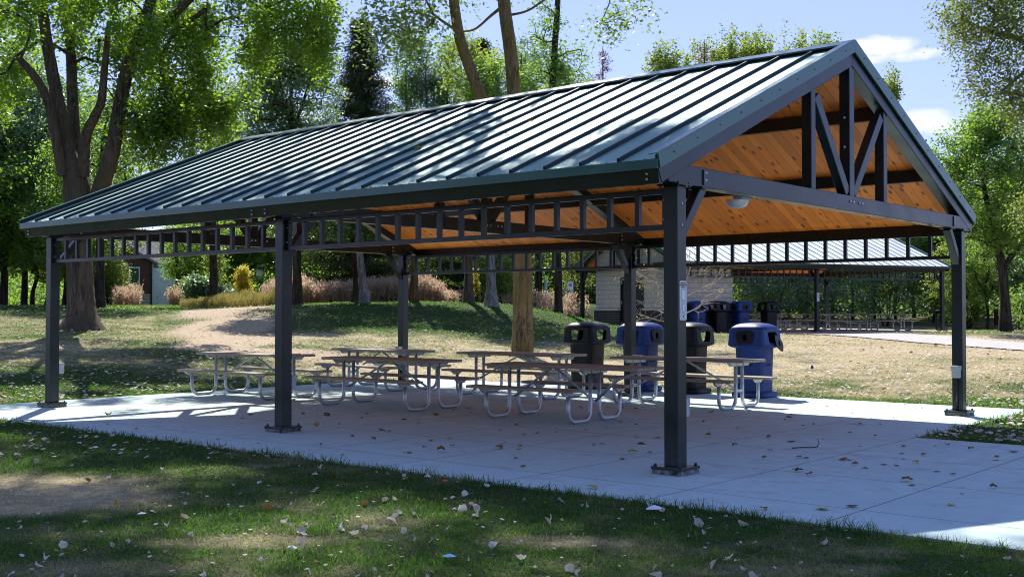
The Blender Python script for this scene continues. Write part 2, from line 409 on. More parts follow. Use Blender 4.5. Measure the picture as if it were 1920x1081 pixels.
def leafmat(name, stops, trans=(.30, .42, .05), tw=.45, rough=.5, clump=.55, gloss=.06, var=.25):
    """stops: ramp of diffuse colours driven by clump noise + per-leaf random"""
    m, nt, ns, ln = newmat(name); n = N(nt)
    g = n('ShaderNodeNewGeometry'); oi = n('ShaderNodeObjectInfo')
    cl = n.noise(clump, 3, g.outputs['Position'])
    f = n.math('ADD', n.math('MULTIPLY', n.mr(cl, .3, .7), 1 - var), n.math('MULTIPLY', g.outputs['Random Per Island'], var))
    c = n.ramp(f, stops)
    t = n.mix(.6, c, trans, 'MIX')
    t2 = n.mix(n.mr(f, 0, 1, 0, .4), t, tuple(x * .5 for x in trans))
    d = n('ShaderNodeBsdfDiffuse'); tr = n('ShaderNodeBsdfTranslucent'); gl = n('ShaderNodeBsdfGlossy'); gl.inputs['Roughness'].default_value = rough
    ln.new(c, d.inputs[0]); ln.new(t2, tr.inputs[0]); gl.inputs[0].default_value = (.9, .95, 1, 1)
    m1 = n('ShaderNodeMixShader'); m1.inputs[0].default_value = tw; ln.new(d.outputs[0], m1.inputs[1]); ln.new(tr.outputs[0], m1.inputs[2])
    m2 = n('ShaderNodeMixShader'); m2.inputs[0].default_value = gloss; ln.new(m1.outputs[0], m2.inputs[1]); ln.new(gl.outputs[0], m2.inputs[2])
    o = n('ShaderNodeOutputMaterial'); ln.new(m2.outputs[0], o.inputs[0])
    return m
M['lf_maple'] = leafmat('maple_leaves', [(0, (.03, .085, .010)), (.5, (.07, .16, .012)), (1, (.17, .25, .02))], (.50, .80, .03), .55)
M['lf_cotton'] = leafmat('cottonwood_leaves', [(0, (.035, .07, .018)), (.6, (.07, .11, .025)), (1, (.12, .14, .035))], (.38, .64, .09), .5, gloss=.12)
M['lf_green'] = leafmat('green_leaves', [(0, (.035, .085, .014)), (.5, (.07, .14, .018)), (1, (.13, .20, .03))], (.46, .78, .06), .52)
M['lf_blue'] = leafmat('grey_green_leaves', [(0, (.035, .075, .035)), (.5, (.06, .11, .045)), (1, (.11, .17, .07))], (.36, .62, .18), .5, gloss=.14)
M['lf_dark'] = leafmat('dark_green_leaves', [(0, (.02, .05, .014)), (.5, (.04, .085, .018)), (1, (.075, .10, .03))], (.34, .62, .07), .47, gloss=.12)
M['lf_olive'] = leafmat('olive_leaves', [(0, (.045, .075, .02)), (.5, (.085, .12, .025)), (1, (.17, .18, .045))], (.46, .60, .10), .45, gloss=.04)
M['lf_yellowgreen'] = leafmat('yellow_green_leaves', [(0, (.05, .10, .015)), (.5, (.11, .18, .025)), (1, (.24, .27, .05))], (.60, .78, .08), .5)
M['lf_yellow'] = leafmat('yellow_leaves', [(0, (.25, .30, .02)), (.5, (.52, .44, .04)), (1, (.70, .50, .06))], (.95, .82, .08), .5)
M['lf_brown'] = leafmat('brown_needles', [(0, (.09, .06, .03)), (.5, (.17, .11, .05)), (1, (.26, .19, .08))], (.4, .24, .08), .35, gloss=.01)
M['needles'] = leafmat('spruce_needles', [(0, (.022, .045, .014)), (.5, (.05, .08, .026)), (1, (.11, .12, .05))], (.14, .20, .05), .28, gloss=.01)
M['reed'] = leafmat('dry_reed', [(0, (.22, .15, .09)), (.5, (.38, .27, .17)), (1, (.56, .44, .31))], (.80, .60, .42), .5, clump=.8, gloss=.02, var=.6)
M['drygrass'] = leafmat('meadow_grass', [(0, (.12, .15, .03)), (.5, (.34, .29, .09)), (1, (.50, .40, .16))], (.60, .52, .14), .35, clump=1.2, gloss=.02, var=.5)
def bladesmat():
    m, nt, ns, ln = newmat('grass_blades'); n = N(nt)
    g = n('ShaderNodeNewGeometry')
    S = n('ShaderNodeAttribute', attribute_name='straw').outputs['Fac']; D = n('ShaderNodeAttribute', attribute_name='dirt').outputs['Fac']
    r = g.outputs['Random Per Island']
    c = groundcol(n, S, D, g.outputs['Position']); c2 = n.mix(1., c, n.ramp(r, [(0, (.45, .45, .45)), (1, (1.6, 1.6, 1.5))]), 'MULTIPLY')
    d = n('ShaderNodeBsdfDiffuse'); tr = n('ShaderNodeBsdfTranslucent'); ln.new(c2, d.inputs[0])
    t = n.mix(.6, c2, (.17, .46, .02)); t = n.mix(S, t, (.5, .4, .22)); ln.new(t, tr.inputs[0])
    m1 = n('ShaderNodeMixShader'); m1.inputs[0].default_value = .5; ln.new(d.outputs[0], m1.inputs[1]); ln.new(tr.outputs[0], m1.inputs[2])
    gl = n('ShaderNodeBsdfGlossy'); gl.inputs['Roughness'].default_value = .45; gl.inputs[0].default_value = (1, 1, 1, 1)
    m2 = n('ShaderNodeMixShader'); m2.inputs[0].default_value = .02; ln.new(m1.outputs[0], m2.inputs[1]); ln.new(gl.outputs[0], m2.inputs[2])
    o = n('ShaderNodeOutputMaterial'); ln.new(m2.outputs[0], o.inputs[0]); return m
M['blades'] = bladesmat()
def bark(name, c1, c2, c3=None, sc=1.):
    def f(n, p):
        tc = n('ShaderNodeTexCoord').outputs['Object']
        a1 = n.noise(1., 6, n.mapping(tc, (20 * sc, 20 * sc, 2.6 * sc)), .65, 1.2); a2 = n.noise(1., 4, n.mapping(tc, (7, 7, 1.1)), .6, .8); b = n.noise(1.3, 4, tc)
        a = n.math('ADD', n.math('MULTIPLY', a1, .6), n.math('MULTIPLY', a2, .4))
        c = n.mix(n.mr(a, .42, .58), [x * .7 for x in c1], [x * 1.15 for x in c2])
        if c3: c = n.mix(n.mr(b, .4, .65, 0, .8), c, c3)
        n.nt.links.new(c, p.inputs['Base Color']); n.nt.links.new(n.bump(a, 1., .05), p.inputs['Normal'])
    return principled(name, c1, .92, 0, .15, f)
M['bark_maple'] = bark('grey_brown_maple_bark', (.045, .034, .024), (.14, .112, .085), (.09, .078, .05))
M['bark_lichen'] = bark('lichen_covered_bark', (.075, .058, .030), (.24, .185, .095), (.21, .15, .05), 1.7)
M['bark_grey'] = bark('grey_bark', (.10, .095, .09), (.27, .26, .25), None)
M['bark_dark'] = bark('dark_bark', (.018, .015, .011), (.065, .052, .038), None)
M['bark_red'] = bark('reddish_bark', (.07, .04, .022), (.17, .10, .055), None)
M['twig_pale'] = principled('pale_twigs', (.45, .38, .28), .8)
def pale_leaf(name, c1, c2, tr=.25):
    m, nt, ns, ln = newmat(name); n = N(nt); oi = n('ShaderNodeObjectInfo'); g = n('ShaderNodeNewGeometry')
    tc = n('ShaderNodeTexCoord').outputs['Object']
    f = n.math('FRACT', n.math('ADD', oi.outputs['Random'], g.outputs['Random Per Island']))
    c = n.mix(f, c1, c2); c = n.mix(n.mr(n.noise(40, 3, tc), .4, .7, 0, .35), c, tuple(x * .5 for x in c1))
    d = n('ShaderNodeBsdfDiffuse'); t = n('ShaderNodeBsdfTranslucent'); ln.new(c, d.inputs[0]); ln.new(c, t.inputs[0])
    m1 = n('ShaderNodeMixShader'); m1.inputs[0].default_value = tr; ln.new(d.outputs[0], m1.inputs[1]); ln.new(t.outputs[0], m1.inputs[2])
    o = n('ShaderNodeOutputMaterial'); ln.new(m1.outputs[0], o.inputs[0]); return m
M['fl_pale'] = pale_leaf('dry_pale_leaf', (.55, .48, .40), (.80, .76, .70))
M['fl_brown'] = pale_leaf('dry_brown_leaf', (.20, .11, .045), (.38, .24, .10))
M['fl_yellow'] = pale_leaf('yellow_fallen_leaf', (.50, .36, .03), (.60, .50, .10))
M['paper'] = principled('white_paper', (.75, .8, .85), .8)
M['orange'] = principled('orange_plastic', (.75, .15, .03), .5)
M['cyan'] = principled('blue_wrapper', (.15, .4, .8), .5)
# ---------------------------------------------------------------- trees
def leaves_np(C, rng, per, rs, size, aspect=.55, shape=(1, 1, 1), up=.5, droop=0., along=None):
    """C (n,3) clump centres -> leaf quads. rs clump radius, per leaves per clump"""
    n = len(C); P = np.repeat(C, per, 0); m = len(P)
    off = rng.normal(size=(m, 3)) * rs * np.array(shape) * .62
    P = P + off
    if along is not None:   # streamers / shoots: vector per clump
        t = rng.rand(m, 1); P = P + np.repeat(along, per, 0) * t
    nrm = rng.normal(size=(m, 3)); nrm[:, 2] = np.abs(nrm[:, 2]) + up; nrm /= np.linalg.norm(nrm, axis=1, keepdims=True)
    t = rng.normal(size=(m, 3)); t[:, 2] -= droop; t -= nrm * (t * nrm).sum(1, keepdims=True); t /= np.linalg.norm(t, axis=1, keepdims=True)
    s = np.cross(nrm, t); L = size * (0.65 + .7 * rng.rand(m, 1)); W = L * aspect * .5
    V = np.stack([P, P + t * L * .45 + s * W + nrm * L * .12, P + t * L, P + t * L * .45 - s * W + nrm * L * .12], 1).reshape(-1, 3)
    F = np.arange(m * 4).reshape(m, 4)
    return V, F
def tubes_np(P0, P1, R0, R1, k=5):
    P0 = np.asarray(P0); P1 = np.asarray(P1); d = P1 - P0; L = np.linalg.norm(d, axis=1, keepdims=True) + 1e-9; d = d / L
    ref = np.where(np.abs(d[:, 2:3]) < .9, [[0, 0, 1.]], [[1., 0, 0]]); a = np.cross(d, ref); a /= np.linalg.norm(a, axis=1, keepdims=True); b = np.cross(d, a)
    th = np.arange(k) * 2 * np.pi / k; ct, st = np.cos(th), np.sin(th)
    ring = a[:, None, :] * ct[None, :, None] + b[:, None, :] * st[None, :, None]
    A = P0[:, None, :] - d[:, None, :] * np.asarray(R0)[:, None, None] * .3 + ring * np.asarray(R0)[:, None, None]; B = P1[:, None, :] + ring * np.asarray(R1)[:, None, None]
    V = np.concatenate([A, B], 1).reshape(-1, 3); n = len(P0); base = (np.arange(n) * 2 * k)[:, None]
    i = np.arange(k); q = np.stack([i, (i + 1) % k, k + (i + 1) % k, k + i], 1)
    F = (base[:, :, None] + q[None]).reshape(-1, 4)
    return V, F
def catmull(pts, sub=6):
    pts = [np.array(p, float) for p in pts]; out = []
    P = [2 * pts[0] - pts[1]] + pts + [2 * pts[-1] - pts[-2]]
    for i in range(1, len(P) - 2):
        for j in range(sub):
            t = j / sub; a, b, c, d = P[i - 1], P[i], P[i + 1], P[i + 2]
            out.append(.5 * ((2 * b) + (c - a) * t + (2 * a - 5 * b + 4 * c - d) * t * t + (3 * b - a - 3 * c + d) * t ** 3))
    out.append(pts[-1]); return np.array(out)
def sweep_np(path, k=16, rough=.06, seed=0, sub=6):
    """path rows x,y,z,r -> smooth tapered stem with uneven outline"""
    Q = catmull(path, sub) if sub > 1 else np.array(path, float)
    P, R = Q[:, :3], np.maximum(Q[:, 3], .01); n = len(P)
    d = np.gradient(P, axis=0); d /= np.linalg.norm(d, axis=1, keepdims=True)
    a = np.cross(d, [[0.13, 1, .07]]); a /= np.linalg.norm(a, axis=1, keepdims=True); b = np.cross(d, a)
    rng = np.random.RandomState(seed); th = np.arange(k) * 2 * np.pi / k
    lob = 1 + rough * (np.sin(th * 3 + rng.rand() * 6)[None] + .7 * np.sin(th * 5 + rng.rand() * 6)[None]) + rough * .8 * rng.normal(size=(n, k)) * .5
    V = P[:, None] + (a[:, None] * np.cos(th)[None, :, None] + b[:, None] * np.sin(th)[None, :, None]) * (R[:, None] * lob)[:, :, None]
    V = V.reshape(-1, 3); i = np.arange(k); q = np.stack([i, (i + 1) % k, k + (i + 1) % k, k + i], 1)
    F = (np.arange(n - 1)[:, None, None] * k + q[None]).reshape(-1, 4)
    return V, F, Q
def joinVF(parts):
    Vs, Fs, o = [], [], 0
    for V, F in parts: Vs.append(V); Fs.append(F + o); o += len(V)
    return np.concatenate(Vs), np.concatenate(Fs)
def pts_in(ells, n, rng, shell=.35):
    """n clump centres in ellipsoids (cx,cy,cz,rx,ry,rz,weight), biased outward"""
    w = np.array([e[6] if len(e) > 6 else e[3] * e[4] * e[5] for e in ells], float); w /= w.sum(); out = []
    for e, k in zip(ells, (w * n).astype(int) + 1):
        u = rng.normal(size=(k, 3)); u /= np.linalg.norm(u, axis=1, keepdims=True); r = (shell ** 3 + (1 - shell ** 3) * rng.rand(k, 1)) ** (1 / 3.)
        out.append(np.array(e[:3]) + u * r * np.array(e[3:6]))
    return np.concatenate(out)
def skeleton(nodes, C, rng, tip=.012, power=.42, rmax=.2, zbias=.6):
    """grow limbs from trunk nodes (n,3) to clump centres; returns segments"""
    N_ = [np.array(p) for p in nodes]; par = [-1] * len(N_); base = len(N_)
    A = np.array(N_); d0 = np.min(np.linalg.norm(C[:, None] - A[None], axis=2), 1); order = np.argsort(d0)
    buf = np.zeros((base + len(C) * 3 + 5, 3)); buf[:base] = A; cnt = base; cntl = {}
    tips = []
    for ci in order:
        c = C[ci]; D = buf[:cnt] - c; dist = np.linalg.norm(D, axis=1) + zbias * np.maximum(D[:, 2], 0)
        j = int(np.argmin(dist)); p = buf[j].copy(); L = np.linalg.norm(c - p)
        ns = 1 if L < .8 else (2 if L < 2.5 else 3); prev = j
        for s in range(1, ns + 1):
            t = s / ns; q = p + (c - p) * t; 
            if s < ns: q = q + rng.normal(size=3) * L * .07 + np.array([0, 0, L * .10 * math.sin(math.pi * t)])
            buf[cnt] = q; par.append(prev); prev = cnt; cnt += 1
        tips.append(prev)
    load = np.zeros(cnt)
    for t in tips: load[t] += 1
    for i in range(cnt - 1, base - 1, -1): load[par[i]] += load[i]
    idx = np.arange(base, cnt); pr = np.array(par)[base:]
    r = np.minimum(tip * np.maximum(load, 1) ** power, rmax)
    R1 = r[idx]; R0 = np.minimum(np.where(pr < base, R1 * 1.15, r[np.maximum(pr, 0)]), R1 * 1.6)
    return buf[pr], buf[idx], R0, R1
LITHOLES = []   # (x, y, r) patches of ground the sun reaches: foliage has a gap on that ray
def lit_filter(C, z0=0.0):
    if not LITHOLES: return C
    h = C[:, 2] - z0; gx = C[:, 0] - SUN_AZ.x * h * SK; gy = C[:, 1] - SUN_AZ.y * h * SK; keep = np.ones(len(C), bool)
    for (x, y, rx, ry) in LITHOLES: keep &= ((gx - x) / (rx + .16)) ** 2 + ((gy - y) / (ry + .16)) ** 2 > 1
    return C[keep]
def make_tree(name, loc, stems, crown, barkm, leafm, seed, nclump=250, per=60, rs=.55, size=.12, tip=.012, shape=(1, 1, .75), droop=0., along=None, holes=False,
              label=None, cat='tree', group=None, k=14, rough=.05, shell=.35, extra=None, rmax=.2, aspect=.6, zbias=.6, limbk=5):
    """stems: list of paths (world coords rows x,y,z,r); crown: ellipsoids in world coords"""
    rng = np.random.RandomState(seed); loc = np.array(loc, float)
    parts = []; nodes = []
    for i, st in enumerate(stems):
        V, F, Q = sweep_np(st, k, rough, seed + i); parts.append((V, F)); nodes.append(Q[:, :3] if i else Q[len(Q) // 3:, :3])
    nodes = np.concatenate(nodes)
    C = pts_in(crown, nclump, rng, shell)
    if holes: C = lit_filter(C)
    if extra is not None: C = np.concatenate([C, extra])
    P0, P1, R0, R1 = skeleton(nodes, C, rng, tip, rmax=rmax, zbias=zbias)
    V, F = tubes_np(P0, P1, R0, R1, limbk); parts.append((V, F))
    V, F = joinVF(parts); V = V - loc
    root = empty(name, tuple(loc), 0, label, cat, group)
    npmesh('trunk', V, F, barkm, root, smooth=True)
    al = None
    if along is not None: al = np.tile(np.array(along, float), (len(C), 1)) * (.4 + .9 * rng.rand(len(C), 1))
    V, F = leaves_np(C, rng, per, rs, size, aspect, shape, .5, droop, al)
    npmesh('crown', V - loc, F, leafm, root)
    return root
def straight(p, q, r0, r1, rng=None, bend=.1, n=5):
    p, q = np.array(p), np.array(q); out = []
    for i in range(n):
        t = i / (n - 1); j = np.zeros(3)
        if rng is not None and 0 < i < n - 1: j[:2] = rng.normal(size=2) * bend
        out.append(list(p + (q - p) * t + j) + [r0 + (r1 - r0) * t])
    return out
def flare(path, f=1.7, h=.5):
    p = list(path[0]); q = path[1]; a = p[:3] + [p[3] * f]; t = h / max(.01, q[2] - p[2]); b = [p[i] + (q[i] - p[i]) * t * .5 for i in range(3)] + [p[3] * (1 + (f - 1) * .35)]
    c = [p[i] + (q[i] - p[i]) * t for i in range(3)] + [p[3] * 1.05]
    return [a, b, c] + list(path[1:])
def spruce(name, loc, H, Rb, seed, leafm, label, barkm, lean=0, dens=1., zlow=.06, group=None, size=.16):
    rng = np.random.RandomState(seed); P0, P1, R0, R1 = [], [], [], []; C = []; dirs = []
    z = H * zlow
    while z < H * .985:
        f = 1 - z / H; L = Rb * (f ** .85) * (0.75 + .5 * rng.rand()) + .12; nb = max(4, int(9 * dens))
        for b in range(nb):
            th = rng.rand() * 6.28; l = L * (.7 + .45 * rng.rand()); d = np.array([math.cos(th), math.sin(th), 0])
            a = np.array([0, 0, z]); m = a + d * l * .5 + np.array([0, 0, -.10 * l]); e = a + d * l + np.array([0, 0, (-.16 + .12 * f) * l + .1])
            P0 += [a, m]; P1 += [m, e]; R0 += [.03 * f + .012, .015]; R1 += [.015, .006]
            nn = max(3, int(l / .2))
            for q in range(nn):
                t = (q + 1) / nn; p = a + (m - a) * t * 2 if t < .5 else m + (e - m) * (t - .5) * 2
                C.append(p); dirs.append(d * .2 + np.array([0, 0, -.22]))
        z += (.26 + .25 * f) / max(dens, .3) * .8
    C = np.array(C); dirs = np.array(dirs)
    root = empty(name, tuple(loc), 0, label, 'conifer tree', group)
    V, F, Q = sweep_np(straight((0, 0, 0), (lean, 0, H), H * .013 + .05, .02), 8, .03, seed)
    V2, F2 = tubes_np(np.array(P0), np.array(P1), np.array(R0), np.array(R1), 3)
    V, F = joinVF([(V, F), (V2, F2)]); npmesh('trunk', V, F, barkm, root, smooth=True)
    V, F = leaves_np(C, rng, int(15 * dens) + 5, .19, size * 1.1, .34, (1.2, 1.2, .6), .2, .9, dirs)
    npmesh('crown', V, F, leafm, root); return root
def shrub(name, loc, w, d, h, seed, leafm, label, barkm=None, cat='shrub', per=45, n=70, size=.12, rs=.35, group=None, shell=.3):
    """several stems from the ground and a bushy crown"""
    rng = np.random.RandomState(seed); loc = np.array(loc, float)
    C = pts_in([(0, 0, h * .55, w, d, h * .5)], n, rng, shell); C = C[C[:, 2] > .08 * h]
    stems = []; nodes = []
    for i in range(5):
        th = rng.rand() * 6.28; e = (math.cos(th) * w * .4, math.sin(th) * d * .4, h * .6); 
        V, F, Q = sweep_np(straight((math.cos(th) * .1, math.sin(th) * .1, -.1), e, .04, .02, rng, .05), 5, .02, seed + i); stems.append((V, F)); nodes.append(Q[:, :3])
    P0, P1, R0, R1 = skeleton(np.concatenate(nodes), C, rng, .006, rmax=.04)
    stems.append(tubes_np(P0, P1, R0, R1, 3)); V, F = joinVF(stems)
    root = empty(name, tuple(loc), 0, label, cat, group)
    npmesh('stem', V, F, barkm or M['bark_dark'], root, smooth=True)
    V, F = leaves_np(C, rng, per, rs, size, .6, (1, 1, .8)); npmesh('foliage', V, F, leafm, root)
    return root
# ---------------------------------------------------------------- picnic shelters
SLOPE = .42
def bolt(c, r, h, axis, parent, name='bolt', mat='bolt'):
    b = MB(); b.dome(c, r, h, 6, axis); return b.build(name, M[mat], parent)
def make_shelter(name, label, loc, rz, W, ys, far=False, ZR=2.8715, EB=.438, bay_bal=16, boxes=(), light=True, detail=True, group=None, deckY0=-.13, deckpad=.13, wallbay=False):
    """ys: positions of the post rows along local y. roof along y, ridge at W/2"""
    S = empty(name, loc, rz, label, 'picnic shelter', group)
    st = M['steel_dark']; L = ys[-1]; w = .154 / 2; bv = .006 if detail else 0
    y0, y1 = ys[0] - .13 + .04, ys[-1] + .19; mid = W / 2
    roofz = lambda x: ZR + SLOPE * (min(x, W - x) + EB)
    # posts with base plates and caps
    for yi, y in enumerate(ys):
        for x in (0, W):
            b = MB(); b.box(x - w, x + w, y - w, y + w, .07, 2.665); p = b.build('post', st, S, bv)
            b = MB(); b.box(x - .165, x + .165, y - .165, y + .165, .045, .072); pl = b.build('base_plate', st, p, .003 if detail else 0)
            b = MB(); b.box(x - .158, x + .158, y - .158, y + .158, 0, .045); b.build('mortar_pad', M['grout'], p)
            if detail:
                for sx in (-1, 1):
                    for sy in (-1, 1):
                        b = MB(); b.tube([(x + sx * .135, y + sy * .135, .072), (x + sx * .135, y + sy * .135, .082)], .016, 6); b.dome((x + sx * .135, y + sy * .135, .082), .016, .014, 8)
                        b.build('anchor_cap', M['bolt_dark'], p, smooth=True)
                for s in (-1, 1):
                    for z in (2.50, 2.30): bolt((x, y + s * w, z), .013, .01, (0, s, 0), p)
            b = MB(); b.box(x - .12, x + .12, y - .12, y + .12, 2.6655, 2.680)
            for sx in (-1, 1):
                for sy in (-1, 1): b.tube([(x + sx * .095, y + sy * .095, 2.645), (x + sx * .095, y + sy * .095, 2.70)], .009, 6)
            b.build('cap_plate', st, p)
    # trusses
    CT, CB = 2.869, 2.7245; hw = .072
    for yi, y in enumerate(ys):
        b = MB(); b.box(-.30, W + .30, y - hw, y + hw, CB - .0435, CT)
        # ends cut by the roof line are hidden by the rafters
        T = None
        b = MB()
        poly = [(-.20, y - hw, CB - .042), (W + .20, y - hw, CB - .042), (W + .33, y - hw, CT - .02), (W + .10, y - hw, CT), (-.10, y - hw, CT), (-.33, y - hw, CT - .02)]
        b.prism(poly, (0, y - hw, 0), (0, y + hw, 0)); 
        T = b.build('truss', st, S, bv)
        for s in (0, 1):   # rafters
            xe = -EB + .03; top = .075; dep = .175
            X = (lambda v: v) if s == 0 else (lambda v: W - v)
            za = roofz(xe) - top; zb = roofz(mid) - top
            q = [(X(xe), y - hw - .004, za), (X(mid), y - hw - .004, zb), (X(mid), y - hw - .004, zb - dep - .01), (X(xe + .07), y - hw - .004, za - dep + .028)]
            b = MB(); b.prism(q, (0, 0, 0), (0, 2 * hw + .008, 0)); b.build('rafter', st, T, bv)
        zr = roofz(mid) - .26
        b = MB(); b.box(mid - .066, mid + .066, y - hw + .006, y + hw - .006, CT - .01, zr + .02); b.build('king_post', st, T, bv)
        for s in (-1, 1):
            xv = mid + s * 1.03; zt = roofz(xv) - .24
            b = MB(); b.box(xv - .055, xv + .055, y - hw + .012, y + hw - .012, CT - .01, zt); b.build('web_post', st, T, bv)
            b = MB(); b.beam((mid + s * .09, y, CT + .03), (xv - s * .10, y, zt - .07), .128 if detail else .12, .11, (0, 1, 0)); 
            o = b.build('web_brace', st, T, bv)
        if detail:
            for sx in (-.20, -.12, .06, .14): bolt((mid + sx + .12, y - hw, (CT + CB) / 2), .018, .02, (0, -1, 0), T)
            for x in (.40, W - .40):
                b = MB(); b.box(x - .012, x + .012, y - hw - .012, y - hw, CB - .02, CT - .02); b.build('splice_plate', st, T)
                for dz in (.035, .105): bolt((x + .03, y - hw, CB + dz - .01), .019, .022, (0, -1, 0), T)
            for z in (3.1, 3.45, 3.8): bolt((mid - .066, y, z), .017, .012, (-1, 0, 0), T)
        for x, s in ((0, 1), (W, -1)):
            b = MB(); b.beam((x + s * .06, y, 2.20), (x + s * .45, y, CB - .045), .10, .10, (0, 1, 0)); b.build('knee_brace', st, S, bv)
            b = MB(); b.box(x + s * .45 - .09, x + s * .45 + .09, y - .085, y + .085, CB - .056, CB - .0425); b.build('brace_plate', st, S)
    # purlins between the rafters, with the pale undersides catching light
    for s in (0, 1):
        for xp in (mid - 1.12, mid - 2.66):
            x = xp if s == 0 else W - xp; zt = roofz(x) - .105
            b = MB()
            for i in range(len(ys) - 1): b.box(x - .045, x + .045, ys[i] + .078, ys[i + 1] - .078, zt - .17, zt - .012)
            b.build('purlin', st, S, bv)
        # eave beam (channel) perpendicular to slope
        x = -EB + .035; X = x if s == 0 else W - x; sg = 1 if s == 0 else -1
        zt = ZR - .088
        poly = [(X, y0 + .02, zt + .03), (X + sg * .05, y0 + .02, zt + .03), (X + sg * .085, y0 + .02, zt - .126), (X + sg * .035, y0 + .02, zt - .126)]
        b = MB(); b.prism(poly, (0, y0 + .02, 0), (0, y1 - .02, 0)); e = b.build('eave_beam', st, S)
        if detail:
            for y in [y0 + .14] + [q for yy in ys[1:-1] for q in (yy - .13, yy + .13)] + [y1 - .16]:
                for dz in (.035, .085): bolt((X + sg * .012, y, zt - dz), .014, .018, (-sg, 0, -.2), e)
        # friezes
        xp = 0 if s == 0 else W
        for i in range(len(ys) - 1):
            a, c = ys[i] + w + .002, ys[i + 1] - w - .002
            if wallbay and i == len(ys) - 2 and s == 1: continue
            b = MB(); b.box(xp - .026, xp + .026, a, c, 2.2594, 2.3115); b.box(xp - .026, xp + .026, a, c, 2.598, 2.6496)
            for yy in (a, c): 
                sgn = 1 if yy == a else -1
                b.box(xp - .025, xp + .025, min(yy, yy + sgn * .045), max(yy, yy + sgn * .045), 2.3115, 2.598)
            fr = b.build('frieze', st, S, .003 if detail else 0)
            nb = bay_bal[i] if isinstance(bay_bal, (list, tuple)) else bay_bal
            for j in range(nb):
                yy = a + (c - a) * (j + 1) / (nb + 1)
                b = MB(); b.box(xp - .0245, xp + .0245, yy - .025, yy + .025, 2.3105, 2.599); b.build('baluster', st, fr, .002 if detail else 0)
            if detail:
                for yy in (a + .022, c - .022):
                    for z in (2.36, 2.54):
                        for sx in (-1, 1): bolt((xp + sx * .025, yy, z), .012, .01, (sx, 0, 0), fr)
    # ceiling boards and metal roof (two slopes each)
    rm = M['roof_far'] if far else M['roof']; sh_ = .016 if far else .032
    th = math.atan(SLOPE); cl = math.cos(th); wl = (mid + EB) / cl
    for s in (0, 1):
        # local slope frame: x up the slope, y along, z normal
        if s == 0: MX = Matrix.Translation((-EB, 0, ZR)) @ Matrix.Rotation(-th, 4, 'Y')
        else: MX = Matrix.Translation((W + EB, 0, ZR)) @ Matrix.Scale(-1, 4, (1, 0, 0)) @ Matrix.Rotation(-th, 4, 'Y')
        b = MB(); b.box(.05, wl - .03, y0 + .10, y1 - .10, -.098, -.055, MX); b.build('ceiling_boards', M['ceiling'], S)
        n = round((y1 - y0) / .4333); pit = (y1 - y0) / n; b = MB()
        b.box(0, wl - .012, y0, y1, -.050, -.004, MX)
        r = b.build('roof_slope', rm, S)
        b = MB()
        for k in range(n + 1):
            y = y0 + pit * k; y = min(max(y, y0 + .014), y1 - .014)
            b.prism([MX @ Vector(p) for p in ((.02, y - .020, -.003), (.02, y + .020, -.003), (.02, y + .010, sh_), (.02, y - .010, sh_))], MX @ Vector((0, 0, 0)), MX @ Vector((wl - .06, 0, 0)))
            if detail and k < n:
                for yy in (y + pit * .33, y + pit * .72): b.dome(MX @ Vector((.035, yy, -.003)), .008, .006, 6, (0, 0, 1))
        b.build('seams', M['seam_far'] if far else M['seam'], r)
        # eave trim
        X = -EB - .012 if s == 0 else W + EB + .012; sg = 1 if s == 0 else -1
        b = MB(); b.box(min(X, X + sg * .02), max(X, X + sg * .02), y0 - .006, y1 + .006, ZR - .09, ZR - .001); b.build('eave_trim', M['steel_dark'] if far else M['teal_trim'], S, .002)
        # rake trims
        for yy, sy in ((y0, -1), (y1, 1)):
            q = [(-EB - .014, ZR + .052), (mid, ZR + .052 + SLOPE * (mid + EB)), (mid, ZR - .098 + SLOPE * (mid + EB)), (-EB + .02, ZR - .085)]
            if s: q = [(W - a, z) for a, z in q]
            b = MB(); b.prism([(a, yy + sy * .004, z) for a, z in q], (0, 0, 0), (0, sy * .018, 0))
            # top flange over the panels
            q0 = MX @ Vector((-.01, 0, .052)); b.box(-.012, wl - .005, min(yy - sy * .07, yy + sy * .022), max(yy - sy * .07, yy + sy * .022), .048, .056, MX)
            rt = b.build('rake_trim', M['teal_trim'], S, .001)
            if detail:
                k = 0
                while .25 + k * .42 < mid + EB:
                    a = -EB + .25 + k * .42; z = ZR - .02 + SLOPE * (a + EB); a = a if s == 0 else W - a
                    bolt((a, yy + sy * .022, z), .009, .008, (0, sy, 0), rt, 'screw', 'bolt_dark'); k += 1
    b = MB(); zt = roofz(mid)
    for s in (-1, 1):
        b.prism([(mid, y0 - .02, zt + .055), (mid + s * .20, y0 - .02, zt + .055 - .2 * SLOPE), (mid + s * .20, y0 - .02, zt + .035 - .2 * SLOPE), (mid, y0 - .02, zt + .035)], (0, y0 - .02, 0), (0, y1 + .02, 0))
    b.build('ridge_cap', M['teal_trim'], S)
    # electrical boxes
    for (x, y, z, face, cond) in boxes:
        b = MB(); 
        # face: direction vector the box sits on
        fx, fy = face; cx, cy = x + fx * (w + .045), y + fy * (w + .045)
        hx, hy = (.045, .055) if fx else (.055, .045)
        b.box(cx - hx, cx + hx, cy - hy, cy + hy, z - .085, z + .075); b.box(cx - hx - .006, cx + hx + .006, cy - hy - .006, cy + hy + .006, z + .02, z + .09)
        bx = b.build('outlet_box', M['box_grey'], S, .006)
        if cond:
            b = MB(); px_, py_ = x + fx * (w + .016), y + fy * (w + .016); b.tube([(px_, py_, .075), (px_, py_, z - .085)], .013, 8); b.build('conduit', M['steel_dark'], bx, smooth=True)
